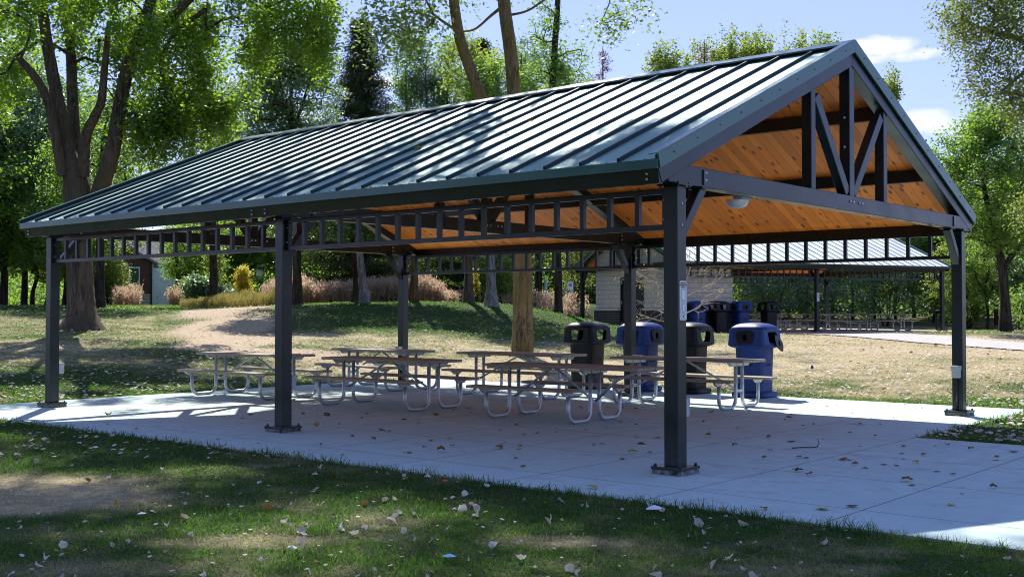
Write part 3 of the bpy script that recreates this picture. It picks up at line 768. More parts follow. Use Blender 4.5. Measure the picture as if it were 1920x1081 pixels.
    if light:
        b = MB(); b.box(1.44, 1.66, hw + .005, hw + .12, 2.665, 2.724); o = b.build('lamp', M['box_grey'], S, .008)
        b = MB(); c0 = Vector((1.55, hw + .13, 2.662)); nn = 20; vs = []; prof = [(1, 0), (.98, .3), (.86, .62), (.6, .86), (.3, .97)]
        for k_, h_ in prof: vs += [c0 + Vector((.135 * k_ * math.cos(6.2832 * i / nn), .115 * k_ * math.sin(6.2832 * i / nn), -.085 * h_)) for i in range(nn)]
        vs.append(c0 + Vector((0, 0, -.085))); fs = [(r * nn + i, r * nn + (i + 1) % nn, (r + 1) * nn + (i + 1) % nn, (r + 1) * nn + i) for r in range(4) for i in range(nn)] + [(4 * nn + i, 4 * nn + (i + 1) % nn, 5 * nn) for i in range(nn)]
        b.add(vs, fs); b.build('lamp_shade', M['lens'], o, smooth=True)
        # thin supply cable tray on the ceiling
    return S
# ---------------------------------------------------------------- picnic tables
def arc(c, r, a0, a1, n, plane):
    """arc in plane (u,v unit vectors)"""
    u, v = plane; return [Vector(c) + Vector(u) * (r * math.cos(a0 + (a1 - a0) * i / n)) + Vector(v) * (r * math.sin(a0 + (a1 - a0) * i / n)) for i in range(n + 1)]
def u_leg(y, s, seat_x=.62, in_x=.105, r=.14, zt=.70, zs=.39):
    """bent tube: seat support - floor - table support. s side"""
    u, v = Vector((1, 0, 0)), Vector((0, 0, 1)); zf = .029
    pts = [Vector((s * seat_x, y, zs)), Vector((s * seat_x, y, r + zf + .02))]
    pts += arc((s * (seat_x - r), y, r + zf), r, 0, -math.pi / 2, 6, (Vector((s, 0, 0)), v))
    pts += arc((s * (in_x + r), y, r + zf), r, -math.pi / 2, -math.pi, 6, (Vector((s, 0, 0)), v))
    pts += [Vector((s * in_x, y, zt))]
    return pts
def make_table(frame_y=(-.95, .95), top=(-1.22, 1.22), bench=(-1.22, 1.22), overhang=False, hi=True):
    T = empty('picnic_table', (0, 0, 0)); wd = M['table']; H = .76; n = 10 if hi else 6; bv = .006 if hi else 0
    b = MB()
    for i in range(5):
        x = -.355 + i * .1435; b.box(x, x + .138, top[0], top[1], H - .040, H + (.0015 * (i % 2)))
    b.build('tabletop', wd, T, bv)
    for s in (-1, 1):
        b = MB(); b.box(s * .63 - .125, s * .63 - .003, bench[0], bench[1], .43, .468); b.box(s * .63 + .003, s * .63 + .125, bench[0], bench[1], .43, .469); b.build('bench', wd, T, bv)
    for y in frame_y:
        for s in (-1, 1):
            b = MB(); b.tube(u_leg(y, s), .029, n); l = b.build('leg', M['galv'], T, smooth=True)
            b = MB(); b.prism([(s * .63 - .14, y - .022, .4295), (s * .63 + .12, y - .022, .4295), (s * .63 + .05, y - .022, .375), (s * .63 - .07, y - .022, .375)], (0, 0, 0), (0, .044, 0)); b.build('seat_bracket', M['galv_dull'], l)
            if hi and s < 0:
                b = MB(); b.box(s * .36 - .012, s * .36 + .012, y - .026, y + .026, .0, .055); b.build('clamp', M['galv'], l)
        b = MB(); b.prism([(-.33, y - .024, H - .0385), (.33, y - .024, H - .0385), (.26, y - .024, H - .10), (-.26, y - .024, H - .10)], (0, 0, 0), (0, .048, 0)); b.build('top_bracket', M['galv_dull'], T)
        b = MB(); b.box(-.105, .105, y - .018, y + .018, .262, .298); b.build('crossbar', M['galv_dull'], T)
        yc = (frame_y[0] + frame_y[1]) / 2; sg = 1 if yc > y else -1
        b = MB(); b.tube([(0, y + sg * .02, .285), (0, yc - sg * .04, H - .055), (0, yc - sg * .01, H - .045)], .017, n); b.build('brace', M['galv'], T, smooth=True)
    if overhang:
        y = frame_y[0]; b = MB(); b.tube([(0.0, y - .02, .285), (0, y - .34, .56), (0, y - .38, .585), (0, y - .74, .715)], .021, n); b.build('overhang_brace', M['galv'], T, smooth=True)
    b = MB(); b.box(-.3, .3, -.02 + (frame_y[0] + frame_y[1]) / 2, .02 + (frame_y[0] + frame_y[1]) / 2, H - .06, H - .0385); b.build('centre_batten', M['galv_dull'], T)
    return T

# ---------------------------------------------------------------- waste bins
def make_bin(color, kind):
    """kind 'open': four open mouths; 'round': mouths closed with plates that have a round hole"""
    B = empty('waste_bin', (0, 0, 0)); m = M[color]
    b = MB(); b.lathe_sq([(.31, 0, 5), (.335, .02, 5), (.335, .075, 5), (.32, .095, 5), (.248, .10, 7), (.256, .5, 6), (.275, .84, 5), (.285, .90, 4.5)], 40)
    b.build('body', m, B, smooth=False)
    # hood: walls with four mouths
    z0, z1 = .865, 1.19; hb, ht = .366, .335
    b = MB(); b.lathe_sq([(.29, .855, 4.5), (.365, .885, 5), (.374, .90, 5.5), (.366, .915, 5.5)], 40, cap_top=False)
    hd = b.build('hood_rim', m, B)
    b = MB()
    wn = .165; zb, zt = .945, 1.140          # mouth half-width, bottom, top
    for k in range(4):
        R = Matrix.Rotation(k * math.pi / 2, 4, 'Z')
        def P(x, z, d=0):
            h = hb + (ht - hb) * (z - z0) / (z1 - z0) - d; return R @ Vector((x, -h, z))
        r = .045
        inner = []
        for cx, cz, a0 in ((wn - r, zt - r, 0), (-wn + r, zt - r, 90), (-wn * .86 + r, zb + r, 180), (wn * .86 - r, zb + r, 270)):
            for q in range(5): a = rad(a0 + q * 22.5); inner.append((cx + r * math.cos(a), cz + r * math.sin(a)))
        outer = []
        ex = .275; zB = z0 + .04
        for q, (x, z) in enumerate(inner):
            arc_i, qq = divmod(q, 5); sx = ex if arc_i in (0, 3) else -ex; sz = z1 if arc_i < 2 else zB
            if qq == 2: outer.append((sx, sz))
            elif (qq < 2) == (arc_i in (0, 2)): outer.append((sx, z + (sz - z) * (.5 if qq in (1, 3) else 0)))
            else: outer.append((x + (sx - x) * (.5 if qq in (1, 3) else 0), sz))
        n = len(inner)
        vs = [P(x, z) for x, z in inner] + [P(x, z) for x, z in outer] + [P(x, z, .035) for x, z in inner]
        fs = [(i, (i + 1) % n, n + (i + 1) % n, n + i) for i in range(n)] + [(i, 2 * n + i, 2 * n + (i + 1) % n, (i + 1) % n) for i in range(n)]
        b.add(vs, fs)
        # rounded corner post between panels
        for q in range(6):
            a0, a1 = rad(-90 + q * 15), rad(-90 + (q + 1) * 15)
            def C(a, z):
                h = hb + (ht - hb) * (z - z0) / (z1 - z0); c = h - .275; cr = c
                return R @ Vector((.275 + cr * math.cos(a), -.275 + cr * math.sin(a), z))
            b.add([C(a0, z0 + .04), C(a1, z0 + .04), C(a1, z1), C(a0, z1)], [(0, 1, 2, 3)])
    walls = b.build('hood', m, B)
    b = MB(); b.lathe_sq([(.345, 1.165, 5.5), (.354, 1.183, 5), (.335, 1.222, 4.5), (.27, 1.265, 4), (.19, 1.287, 3.2), (.09, 1.297, 2.5), (.02, 1.299, 2)], 40, cap_bot=False)
    b.build('lid', m, B, smooth=True)
    b = MB(); b.lathe_sq([(.27, .90, 5), (.26, .55, 5)], 24, cap_top=False); b.build('liner', M['black_matt'], B)
    if kind == 'round':
        for k in (0, 1, 2, 3):
            R = Matrix.Rotation(k * math.pi / 2, 4, 'Z'); b = MB(); n = 24; hw_, hz = .172, .112; cz = 1.045
            def pl(hx, hz, p, d):
                out = []
                for q in range(n):
                    t = 2 * math.pi * q / n; c, s_ = math.cos(t), math.sin(t); rr = 1 / ((abs(c) ** p + abs(s_) ** p) ** (1 / p)); out.append(Vector((hx * rr * c * (1 - .1 * (s_ < 0)), d, hz * rr * s_)))
                return out
            A = pl(hw_, hz, 5, 0); I = pl(.048, .055, 2, 0); A2 = pl(hw_, hz, 5, .018); I2 = pl(.048, .055, 2, .018)
            vs = A + I + A2 + I2
            fs = [(i, (i + 1) % n, n + (i + 1) % n, n + i) for i in range(n)] + [(i, (i + 1) % n, 2 * n + (i + 1) % n, 2 * n + i) for i in range(n)] + [(2 * n + i, 2 * n + (i + 1) % n, 3 * n + (i + 1) % n, 3 * n + i) for i in range(n)] + [(n + i, n + (i + 1) % n, 3 * n + (i + 1) % n, 3 * n + i) for i in range(n)]
            MT = R @ Matrix.Translation((0, -.368, cz)) @ Matrix.Rotation(rad(-4), 4, 'X')
            b.add([MT @ v for v in vs], fs); o = b.build('mouth_plate', M['black'], B)
            o['k'] = k
    return B
# ---------------------------------------------------------------- ground, slab, grass
def lin(xs, a, b): return np.array(xs)
def straw_dirt(x, y):
    """patches of dry grass and bare earth: (straw, dirt) in 0..1"""
    x = np.asarray(x, float); y = np.asarray(y, float)
    n1 = fbm(x * .35 + 3, y * .35 + 9); n2 = fbm(x * 1.1 + 40, y * 1.1)
    a, b = sh_local(x, y)
    s = .05 + .25 * sstep(.55, .75, fbm(x * 3.1, y * 3.1 + 7)) + sstep(.52, .75, n1) * .25 * sstep(9, 14, y) + sstep(.55, .8, n2) * .18
    px = 960 + x / np.maximum(y, .5) * FPX
    # worn area left of the near lawn
    def blob(cx, cy, rx, ry, k, jag=.35):
        d = np.hypot((x - cx) / rx, (y - cy) / ry) + (fbm(x * .8 + cx, y * .8 + cy) - .5) * 2 * jag; return k * sstep(1.1, .55, d)
    s = s + blob(-4.5, 9.6, 1.6, 1.1, .8) + blob(-1.7, 7.5, .8, .3, .5) + blob(.25, 7.5, .5, .22, .5) + blob(-2.6, 6.7, .8, .25, .4)
    # sunny dry band behind the slab
    s = s + blob(9, 27, 11, 6.5, .52, .6) + blob(1.5, 27.5, 8, 2.6, .8, .3) + blob(-14, 28, 5, 3, .5) + blob(13, 37, 10, 7, .65, .5) + blob(-4, 33, 8, 3, .35) + blob(-15, 37, 4, 3, .3) + blob(-3.5, 9.0, 1.2, .6, .35) + blob(1.6, 6.7, .8, .3, .35)
    s = s + .16 * sstep(21, 25, y) * sstep(-15, -9, x)
    # shaded mound stays green
    s = s * (1 - .85 * sstep(35, 38.5, y) * sstep(-9.5, -6, x) * sstep(9, 6, x))
    s = s * (1 - .8 * sstep(-13.5, -15, x) * sstep(30, 22, y)) * (1 - .6 * blob(-7, 22.5, 5, 3, 1))
    d = blob(-11.2, 45, 1.7, 6.0, 1.6, .15) + blob(-9.3, 37, 1.7, 5.0, 1.6, .15) + blob(-7.7, 31, 1.6, 3.6, 1.5, .18) + blob(-5.5, 28.6, 2.2, 1.0, .9, .25) + blob(13, 31.5, 5.5, 2.6, .55, .4) + blob(16, 39, 7, 3, .5, .4) + blob(1, 24.9, 4, .9, .6, .4)
    j = fbm(x * 2.3 + 11, y * 2.3 + 5, 5) - .5; s = s + j * .8 * (s > .12) * np.clip(s * 2, 0, 1); d = np.clip(d, 0, 1); d = np.clip(d + (fbm(x * 1.7 + 1, y * 1.7) - .5) * .8 * (d > .03) * (d < .97), 0, 1)
    return np.clip(s, 0, 1), d

def axis(lo, hi, segs):
    out = [lo]
    for stop, step in segs:
        while out[-1] < stop - 1e-6: out.append(min(out[-1] + step, stop))
    return np.array(out)
gx = axis(-700, 700, [(-150, 60), (-60, 6), (-22, 1.2), (22, .28), (60, 1.2), (150, 6), (700, 60)])
gy = axis(-60, 800, [(-10, 8), (3, 1.5), (60, .28), (100, 1.2), (180, 8), (800, 60)])
GX, GY = np.meshgrid(gx, gy); GZ = terrain(GX, GY)
V = np.stack([GX.ravel(), GY.ravel(), GZ.ravel()], 1); nx, ny = len(gx), len(gy)
I = (np.arange(ny - 1)[:, None] * nx + np.arange(nx - 1)[None]).ravel(); F = np.stack([I, I + 1, I + nx + 1, I + nx], 1)
sd = straw_dirt(V[:, 0], V[:, 1])
tag(npmesh('ground', V, F, M['ground'], smooth=True, attrs={'straw': sd[0], 'dirt': sd[1]}), kind='structure')

# concrete slab under the shelter, one L-shaped sheet in the shelter's own axes
def slab(name, outline, z0, z1, mat, loc, rz):
    b = MB(); n = len(outline); vs = [(x, y, z0) for x, y in outline] + [(x, y, z1) for x, y in outline]
    b.add(vs, [tuple(range(n - 1, -1, -1)), tuple(range(n, 2 * n))] + [(i, (i + 1) % n, n + (i + 1) % n, n + i) for i in range(n)])
    o = b.build(name, mat); o.location = loc; o.rotation_euler = (0, 0, rz); return tag(o, kind='structure')
slab('shelter_slab', [(-1.5, 12.55), (-1.5, -14), (4.4, -14), (4.4, -.6), (9.35, -.6), (9.35, 12.55)], -.16, 0.0, M['concrete'], SH_O, SH_R)
slab('pavilion_slab', [(-1.0, 15.6), (-1.0, -1.3), (8.6, -1.3), (8.6, 15.6)], -.14, 0.0, M['path'], PV_O, PV_R)

# paved footpath passing in front of the far pavilion
pathc = [(1440, 46.6), (1530, 45.2), (1600, 43.4), (1680, 41.0), (1760, 38.4), (1840, 36.2), (1930, 34.2), (2100, 31.5), (2400, 28)]
vs, fs = [], []
pts = [Vector(((px - 960) / FPX * D, D, 0)) for px, D in pathc]; pts = [Vector(p) for p in catmull([tuple(p) for p in pts], 8)]
for i, p in enumerate(pts):
    d = (pts[min(i + 1, len(pts) - 1)] - pts[max(i - 1, 0)]).normalized(); nrm = Vector((-d.y, d.x, 0))
    for k in range(5):
        q = p + nrm * (k - 2) * (.95); vs.append((q.x, q.y, tz(q.x, q.y) + .03))
fs = [(i * 5 + k, i * 5 + k + 1, (i + 1) * 5 + k + 1, (i + 1) * 5 + k) for i in range(len(pts) - 1) for k in range(4)]
b = MB(); b.add(vs, fs); tag(b.build('footpath', M['path'], smooth=True), kind='structure')
# thin pale walk left of the building
b = MB(); vs = []
for i in range(12):
    t = i / 11; x = -1.2 + t * 6.2; y = 47.4 + t * .2
    for k in (0, 1): vs.append((x, y + k * 1.3, tz(x, y + k * 1.3) + .035))
b.add(vs, [(i * 2, i * 2 + 2, i * 2 + 3, i * 2 + 1) for i in range(11)]); tag(b.build('side_path', M['path'], smooth=True), kind='structure')

def on_slab(x, y, m=0.):
    a, b = sh_local(x, y)
    r = ((a > -1.5 + m) & (a < 9.35 - m) & (b > -.6 + m) & (b < 12.55 - m)) | ((a > -1.5 + m) & (a < 4.4 - m) & (b > -14) & (b < 0))
    a, b = pv_local(x, y); r |= (a > -1) & (a < 8.6) & (b > -1.3) & (b < 15.6)
    return r
_pp = np.array([[p.x, p.y] for p in pts])
def on_path(x, y): 
    r = np.zeros(len(x), bool)
    for i in range(0, len(_pp), 2): r |= np.hypot(x - _pp[i, 0], y - _pp[i, 1]) < 1.75
    return r

def grass_field(name, n, D0, D1, seed, hk=1., a0=-.62, a1=.62):
    rng = np.random.RandomState(seed)
    D = D0 * (D1 / D0) ** rng.rand(n); t = a0 + (a1 - a0) * rng.rand(n)
    x = D * t; y = D
    k = ~(on_slab(x, y, .02)) & ~on_path(x, y); x, y, D = x[k], y[k], D[k]
    s, d = straw_dirt(x, y); keep = rng.rand(len(x)) > np.clip(d * 1.05, 0, .97); keep &= rng.rand(len(x)) > s * .35
    x, y, D, s, d = x[keep], y[keep], D[keep], s[keep], d[keep]; m = len(x)
    a, b = sh_local(x, y); edge = np.minimum(np.abs(a + 1.5), 1) < .13
    edge |= ((np.abs(a - 9.35) < .12) & (b > -.7) & (b < 12.7)) | ((np.abs(b + .6) < .12) & (a > 4.3)) | ((np.abs(a - 4.4) < .12) & (b < -.5))
    z = terrain(x, y)
    H = (.018 + .027 * rng.rand(m) ** 1.5) * hk * (.75 + .7 * vnoise(x * 7, y * 7)) * (1 + .5 * vnoise(x * 2, y * 2)) * (1 - .45 * s) * (1 + .010 * np.maximum(D - 8, 0)) * np.where(edge, 1.9, 1.); 
    Wd = .0022 * (D / 7.) ** .95 * np.where(D > 18, 1.25, 1) * (.8 + .5 * rng.rand(m)) * np.where(edge, 1.1, 1)
    th = rng.rand(m) * 6.283; u = np.stack([np.cos(th), np.sin(th), 0 * th], 1)
    lean = rng.normal(size=(m, 2)) * (.45 + .35 * s)[:, None]; l = np.stack([lean[:, 0], lean[:, 1], np.ones(m)], 1); l /= np.linalg.norm(l, axis=1, keepdims=True)
    P = np.stack([x, y, z - .004], 1); w = u * Wd[:, None]
    mid = P + l * (H * .55)[:, None]; tip = P + l * H[:, None] + np.stack([lean[:, 0], lean[:, 1], -.35 * np.abs(lean).sum(1)], 1) * (H * .45)[:, None]
    V = np.stack([P - w, P + w, mid + w * .75, mid - w * .75, tip], 1).reshape(-1, 3)
    i = np.arange(m) * 5; Q = np.stack([i, i + 1, i + 2, i + 3], 1); T = np.stack([i + 3, i + 2, i + 4], 1)
    st = np.clip(s + (rng.rand(m) < .12 + .5 * s) * .5 * rng.rand(m) - .1, 0, 1)
    o = npmesh(name, V, [Q, T], M['blades'], attrs={'straw': np.repeat(st, 5), 'dirt': np.repeat(d * .6, 5)})
    return tag(o, kind='stuff')
# ---------------------------------------------------------------- the near shelter and what stands under it
main = make_shelter('picnic_shelter', 'near picnic shelter with green metal gable roof, dark steel posts and orange board ceiling', SH_O, SH_R, SW, [0, SL / 2, SL],
    boxes=[(0, 0, .60, (1, 0), False), (0, SL / 2, .60, (1, 0), False), (0, SL, .60, (1, 0), False), (SW, 0, .63, (-1, 0), True), (SW, SL, .68, (-1, 0), True)])
# notice sheet on the near post's gable face (face at local y = -w)
def notice(name, org, rz, x, y, z, wd, ht, label, lines=True):
    S = empty(name, org, rz, label, 'sign')
    def P(n_, m, x0, x1, z0, z1, d, bev=0):
        b = MB(); b.box(x + x0, x + x1, y - d, y - d + .0015 if d > .004 else y - .0005, z + z0, z + z1); return b.build(n_, m, S, bev)
    b = MB(); r = .02; c = []
    for cx, cz, a0 in ((wd / 2 - r, ht / 2 - r, 0), (-wd / 2 + r, ht / 2 - r, 90), (-wd / 2 + r, -ht / 2 + r, 180), (wd / 2 - r, -ht / 2 + r, 270)):
        for q in range(5): a = rad(a0 + q * 22.5); c.append((x + cx + r * math.cos(a), y - .004, z + cz + r * math.sin(a)))
    b.prism(c, (0, 0, 0), (0, .0035, 0)); b.build('panel', M['sign'], S)
    k = ht / .52
    P('blank_label', M['sign_blue'], -.036 * k, .036 * k, .005 * k, .135 * k, .0052); P('blank_label', M['sign_white'], -.032 * k, .032 * k, .010 * k, .130 * k, .0066)
    P('blank_label', M['sign_blue'], -.026 * k, .026 * k, -.135 * k, -.045 * k, .0052); P('blank_label', M['sign_white'], -.022 * k, .022 * k, -.130 * k, -.055 * k, .0066)
    b = MB(); b.dome((x, y - .0042, z - .208 * k), .016 * k, .0015, 14, (0, -1, 0)); b.build('emblem', M['logo_b'], S)
    b = MB(); b.dome((x - .004, y - .0062, z - .196 * k), .009 * k, .001, 10, (0, -1, 0)); b.build('emblem_top', M['logo_g'], S)
    if lines:
        for i, t in enumerate(['RESERVATION', 'REQUIRED FOR USE', 'OF SHELTER']):
            cu = bpy.data.curves.new('notice_text', 'FONT'); cu.body = t; cu.size = .0205 * k; cu.align_x = 'CENTER'; cu.extrude = .0004; cu.offset = .0006
            tmp = bpy.data.objects.new('tmp', cu); COL.objects.link(tmp)
            dg = bpy.context.evaluated_depsgraph_get(); me = bpy.data.meshes.new_from_object(tmp.evaluated_get(dg)); bpy.data.objects.remove(tmp)
            me.materials.clear(); me.materials.append(M['ink']); o = bpy.data.objects.new('lettering', me); COL.objects.link(o); o.parent = S
            o.rotation_euler = (rad(90), 0, 0); o.location = (x, y - .0048, z + (.222 - i * .024) * k)
        for zz, ww in ((.158, .05), (-.012, .045), (-.158, .04)):
            P('small_print', M['ink_grey'], -ww * k, ww * k, zz * k, (zz + .004) * k, .0050); P('small_print', M['ink_grey'], -ww * .7 * k, ww * .7 * k, (zz - .009) * k, (zz - .0055) * k, .0050)
    return S
notice('notice_sign', SH_O, SH_R, .012, -.0775, 1.60, .125, .365, 'pale reservation notice sheet fixed to the nearest shelter post')

# six picnic tables. centres from the two end frames
def place_table(T, c1, c2, label):
    (x1, y1), (x2, y2) = c1, c2; T.location = ((x1 + x2) / 2, (y1 + y2) / 2, .001); T.rotation_euler = (0, 0, math.atan2(y1 - y2, x1 - x2) - math.pi / 2)
    tag(T, label, 'picnic table', 'picnic tables under the near shelter')
def gf(px, y): # ground pixel to xy at z=0
    p = pix(px, y, 10); t = CAMZ / (CAMZ - p.z); return (p.x * t, p.y * t)
T0 = make_table()
tabs = [((413, 737.5), (542.7, 747), 'picnic table at the left edge of the slab, partly behind the middle front post'),
        ((653, 755.6), (813.5, 767.6), 'picnic table in the front row between the middle front post and the wheelchair table'),
        ((663, 722.5), (771, 731.3), 'picnic table at the back left, beside the back left post'),
        ((899, 736.5), (1056, 746), 'picnic table at the back centre, in front of the lichen covered tree'),
        ((1190.5, 754), (1387, 766), 'picnic table at the right, behind the nearest post and before the blue bins')]
for i, (a, c, lb) in enumerate(tabs):
    T = T0 if i == 0 else copy_tree(T0)
    place_table(T, gf(*a), gf(*c), lb)
TE = make_table(frame_y=(-.70, .70), top=(-1.62, .97), bench=(-.86, .97), overhang=True)
place_table(TE, gf(964, 779), gf(1115, 790), 'nearest picnic table, its long top reaching past the short benches on the right')

# waste bins near
Bk = make_bin('black', 'open'); Bb = make_bin('blue', 'round')
def sh_world(x, y, z=0):
    c, s = math.cos(SH_R), math.sin(SH_R); return Vector((SH_O.x + x * c - y * s, SH_O.y + x * s + y * c, z))
def place(o, loc, rz, label, cat, group):
    o.location = loc; o.rotation_euler = (0, 0, rz); return tag(o, label, cat, group)
G1 = 'waste bins along the back of the near slab'; G2 = 'waste bins beside the far building'
Bb3 = copy_tree(Bb); Bk2 = copy_tree(Bk)
def bx(px, D): return Vector(((px - 960) / FPX * D, D, .001))
place(Bk, bx(1101, 22.25), SH_R, 'black bin with open mouths at the left end of the near row of bins', 'waste bin', G1)
place(Bb, bx(1201, 21.55), SH_R, 'blue bin with round holed plates standing behind the middle back post', 'waste bin', G1)
place(Bk2, bx(1292, 20.95), SH_R, 'black bin with open mouths, half hidden behind the nearest post', 'waste bin', G1)
place(Bb3, bx(1414.5, 20.0), SH_R, 'blue bin with one mouth plate hanging loose, at the right end of the row', 'waste bin', G1)
for ch in Bb3.children:
    if ch.get('k') == 0:
        c = Vector((.10, -.345, .935)); ch.matrix_basis = Matrix.Translation(c + Vector((.035, -.05, -.075))) @ Matrix.Rotation(rad(24), 4, 'Y') @ Matrix.Rotation(rad(-14), 4, 'X') @ Matrix.Translation(-Vector((0, -.352, .96)))
far_bins = [(1307, 45.2, 'blue', 'far blue bin at the left, seen just right of the nearest post'), (1347, 45.6, 'black', 'far black bin between the two blue bins by the block wall'),
            (1389, 46.0, 'blue', 'far blue bin at the corner of the pale block wall'), (1441, 46.8, 'black', 'far black bin standing alone inside the far pavilion')]
for px, D, c, lb in far_bins:
    o = copy_tree(Bb if c == 'blue' else Bk); p = bx(px, D); p.z = PV_O.z + .001; place(o, p, PV_R + rad(-90 + 45 if False else 0), lb, 'waste bin', G2)
for o in bpy.data.objects:
    if 'k' in o: del o['k']

# ---------------------------------------------------------------- far pavilion with its building
YS = [0, 7.07, 14.14]
pav = make_shelter('picnic_pavilion', 'far pavilion with metal roof coloured pale for glare, open on the right and joined to a block building', PV_O, PV_R, SW, YS, far=True, bay_bal=[20, 20], detail=False, light=False, wallbay=True)
def blockmat(name, c1, c2, mort, bw, bh, ms=.012, sc=1., rough=.9):
    def f(n, p):
        tc = n('ShaderNodeTexCoord').outputs['Object']; s = n('ShaderNodeSeparateXYZ'); n.nt.links.new(tc, s.inputs[0])
        cb = n('ShaderNodeCombineXYZ'); n.nt.links.new(n.math('ADD', s.outputs[0], s.outputs[1]), cb.inputs[0]); n.nt.links.new(s.outputs[2], cb.inputs[1])
        bt = n('ShaderNodeTexBrick'); n.nt.links.new(cb.outputs[0], bt.inputs['Vector']); bt.inputs['Scale'].default_value = 1
        bt.inputs['Brick Width'].default_value = bw; bt.inputs['Row Height'].default_value = bh; bt.inputs['Mortar Size'].default_value = ms; bt.inputs['Mortar Smooth'].default_value = .1
        bt.inputs['Color1'].default_value = tuple(c1) + (1,); bt.inputs['Color2'].default_value = tuple(c2) + (1,); bt.inputs['Mortar'].default_value = tuple(mort) + (1,)
        nz = n.noise(6, 5, tc, .7); c = n.mix(n.mr(nz, .3, .7, 0, .25), bt.outputs[0], tuple(x * .7 for x in c1)); n.nt.links.new(c, p.inputs['Base Color'])
        n.nt.links.new(n.bump(n.math('SUBTRACT', 1., bt.outputs['Fac']), .5, .01), p.inputs['Normal'])
    return principled(name, c1, rough, 0, .3, f)
M['block'] = blockmat('pale_split_block', (.50, .47, .41), (.56, .53, .47), (.30, .28, .25), .40, .203)
M['brick'] = blockmat('dark_brick', (.022, .022, .025), (.035, .034, .037), (.16, .16, .16), .21, .075, .010)
M['sill'] = principled('pale_stone_sill', (.52, .50, .45), .8)
B = empty('service_building', PV_O, PV_R, 'pale block building with dark brick base and black door under the far pavilion roof', 'building')
yl, yr, xf, xb = 13.98, 11.18, .30, 6.74; mid = SW / 2
def rz_(x): return 2.8715 + SLOPE * (min(x, SW - x) + .438) - .12
d0, d1, dh = 2.6, 4.6, 2.35
b = MB(); t = .2
# left (gable) wall with a door opening
b.prism([(xf, yl, 1.0), (d0, yl, 1.0), (d0, yl, dh), (xf, yl, dh)], (0, yl, 0), (0, yl - t, 0)); b.prism([(d1, yl, 1.0), (xb, yl, 1.0), (xb, yl, dh), (d1, yl, dh)], (0, yl, 0), (0, yl - t, 0))
b.prism([(xf, yl, dh), (xb, yl, dh), (xb, yl, rz_(xb)), (mid, yl, rz_(mid)), (xf, yl, rz_(xf))], (0, yl, 0), (0, yl - t, 0))
b.box(xf, xf + t, yr, yl - t, 1.0, rz_(xf)); b.box(xb - t, xb, yr, yl - t, 1.0, rz_(xb)); b.box(xf + t, xb - t, yr, yr + t, 0, 2.7)
b.build('wall', M['block'], B)
for nm_, e, z0_, z1_, mt_ in (('brick_base', .06, 0, .92, 'brick'), ('sill', .11, .92, 1.0, 'sill')):
    b = MB(); b.box(xf - e, d0, yl - t, yl + e, z0_, z1_); b.box(xf - e, xf + t, yr, yl - t, z0_, z1_); b.build(nm_, M[mt_], B)
    b = MB(); b.box(d1, xb + e, yl - t, yl + e, z0_, z1_); b.box(xb - t, xb + e, yr, yl - t, z0_, z1_); b.build(nm_, M[mt_], B)
b = MB(); b.box(d0, d1, yl - .14, yl - .08, 0, dh); D_ = b.build('door', principled('black_door', (.016, .019, .022), .5), B)
b = MB(); b.box(d0, d0 + .06, yl - .08, yl - .03, 0, dh); b.box(d1 - .06, d1, yl - .08, yl - .03, 0, dh); b.box(d0 + .06, d1 - .06, yl - .08, yl - .03, dh - .06, dh); b.build('door_frame', M['black'], D_)
b = MB()
for x in (d0 + .08, d1 - .14):
    for z in (.3, 1.2, 2.05): b.box(x, x + .06, yl - .03, yl - .015, z, z + .13)
b.build('hinge', M['bolt'], D_)
b = MB(); b.tube([(d0 + .9, yl - .03, 1.0), (d0 + .9, yl - .0, 1.0), (d0 + .9, yl, 1.2)], .02, 6); b.build('door_handle', M['bolt'], D_)
# notice on far post (faces the camera: local -x side)
o = empty('notice_sign', PV_O, PV_R, 'small pale notice sheet on the middle post of the far pavilion', 'sign')
b = MB(); b.box(-.082, -.0785, 7.07 - .07, 7.07 + .07, 1.30, 1.66); b.build('panel', M['sign'], o)
b = MB(); b.box(-.0845, -.0825, 7.07 - .035, 7.07 + .035, 1.46, 1.58); b.build('blank_label', M['sign_blue'], o)

# far tables
GT = 'picnic tables under the far pavilion'
ft = [(1.7, 1.7, 'far picnic table nearest the right end post of the far pavilion'), (1.9, 4.6, 'far picnic table in the front row just right of the middle post'), (2.0, 8.6, 'far picnic table in the front row left of the middle post'),
      (5.6, 2.6, 'far picnic table in the back row at the right of the far pavilion'), (5.5, 5.7, 'far picnic table in the back row behind the middle post'), (5.5, 9.0, 'far picnic table in the back row beside the lone black bin')]
T1 = make_table(hi=False)
for i, (x, y, lb) in enumerate(ft):
    o = T1 if i == 0 else copy_tree(T1); c, s = math.cos(PV_R), math.sin(PV_R)
    place(o, Vector((PV_O.x + x * c - y * s, PV_O.y + x * s + y * c, PV_O.z + .001)), PV_R + rad((-3, 2, 0, 4, -2, 1)[i]), lb, 'picnic table', GT)
# charcoal grill by the far pavilion
g = gp(1756, 53.5); G = empty('charcoal_grill', g, rad(20), 'black park grill on a single post right of the far tables', 'grill')
b = MB(); b.tube([(0, 0, -.1), (0, 0, .82)], .045, 8); b.build('post', M['black'], G)
b = MB(); b.box(-.28, .28, -.2, .2, .82, .84); b.box(-.28, -.26, -.2, .2, .84, 1.05); b.box(.26, .28, -.2, .2, .84, 1.05); b.box(-.26, .26, .18, .2, .84, 1.05); b.build('fire_box', M['black'], G)
b = MB(); [b.tube([(-.26 + i * .04, -.2, .98), (-.26 + i * .04, .18, .98)], .006, 4) for i in range(14)]; b.tube([(-.28, -.1, .98), (-.4, -.1, .98)], .012, 6); b.build('grate', M['bolt_dark'], G)

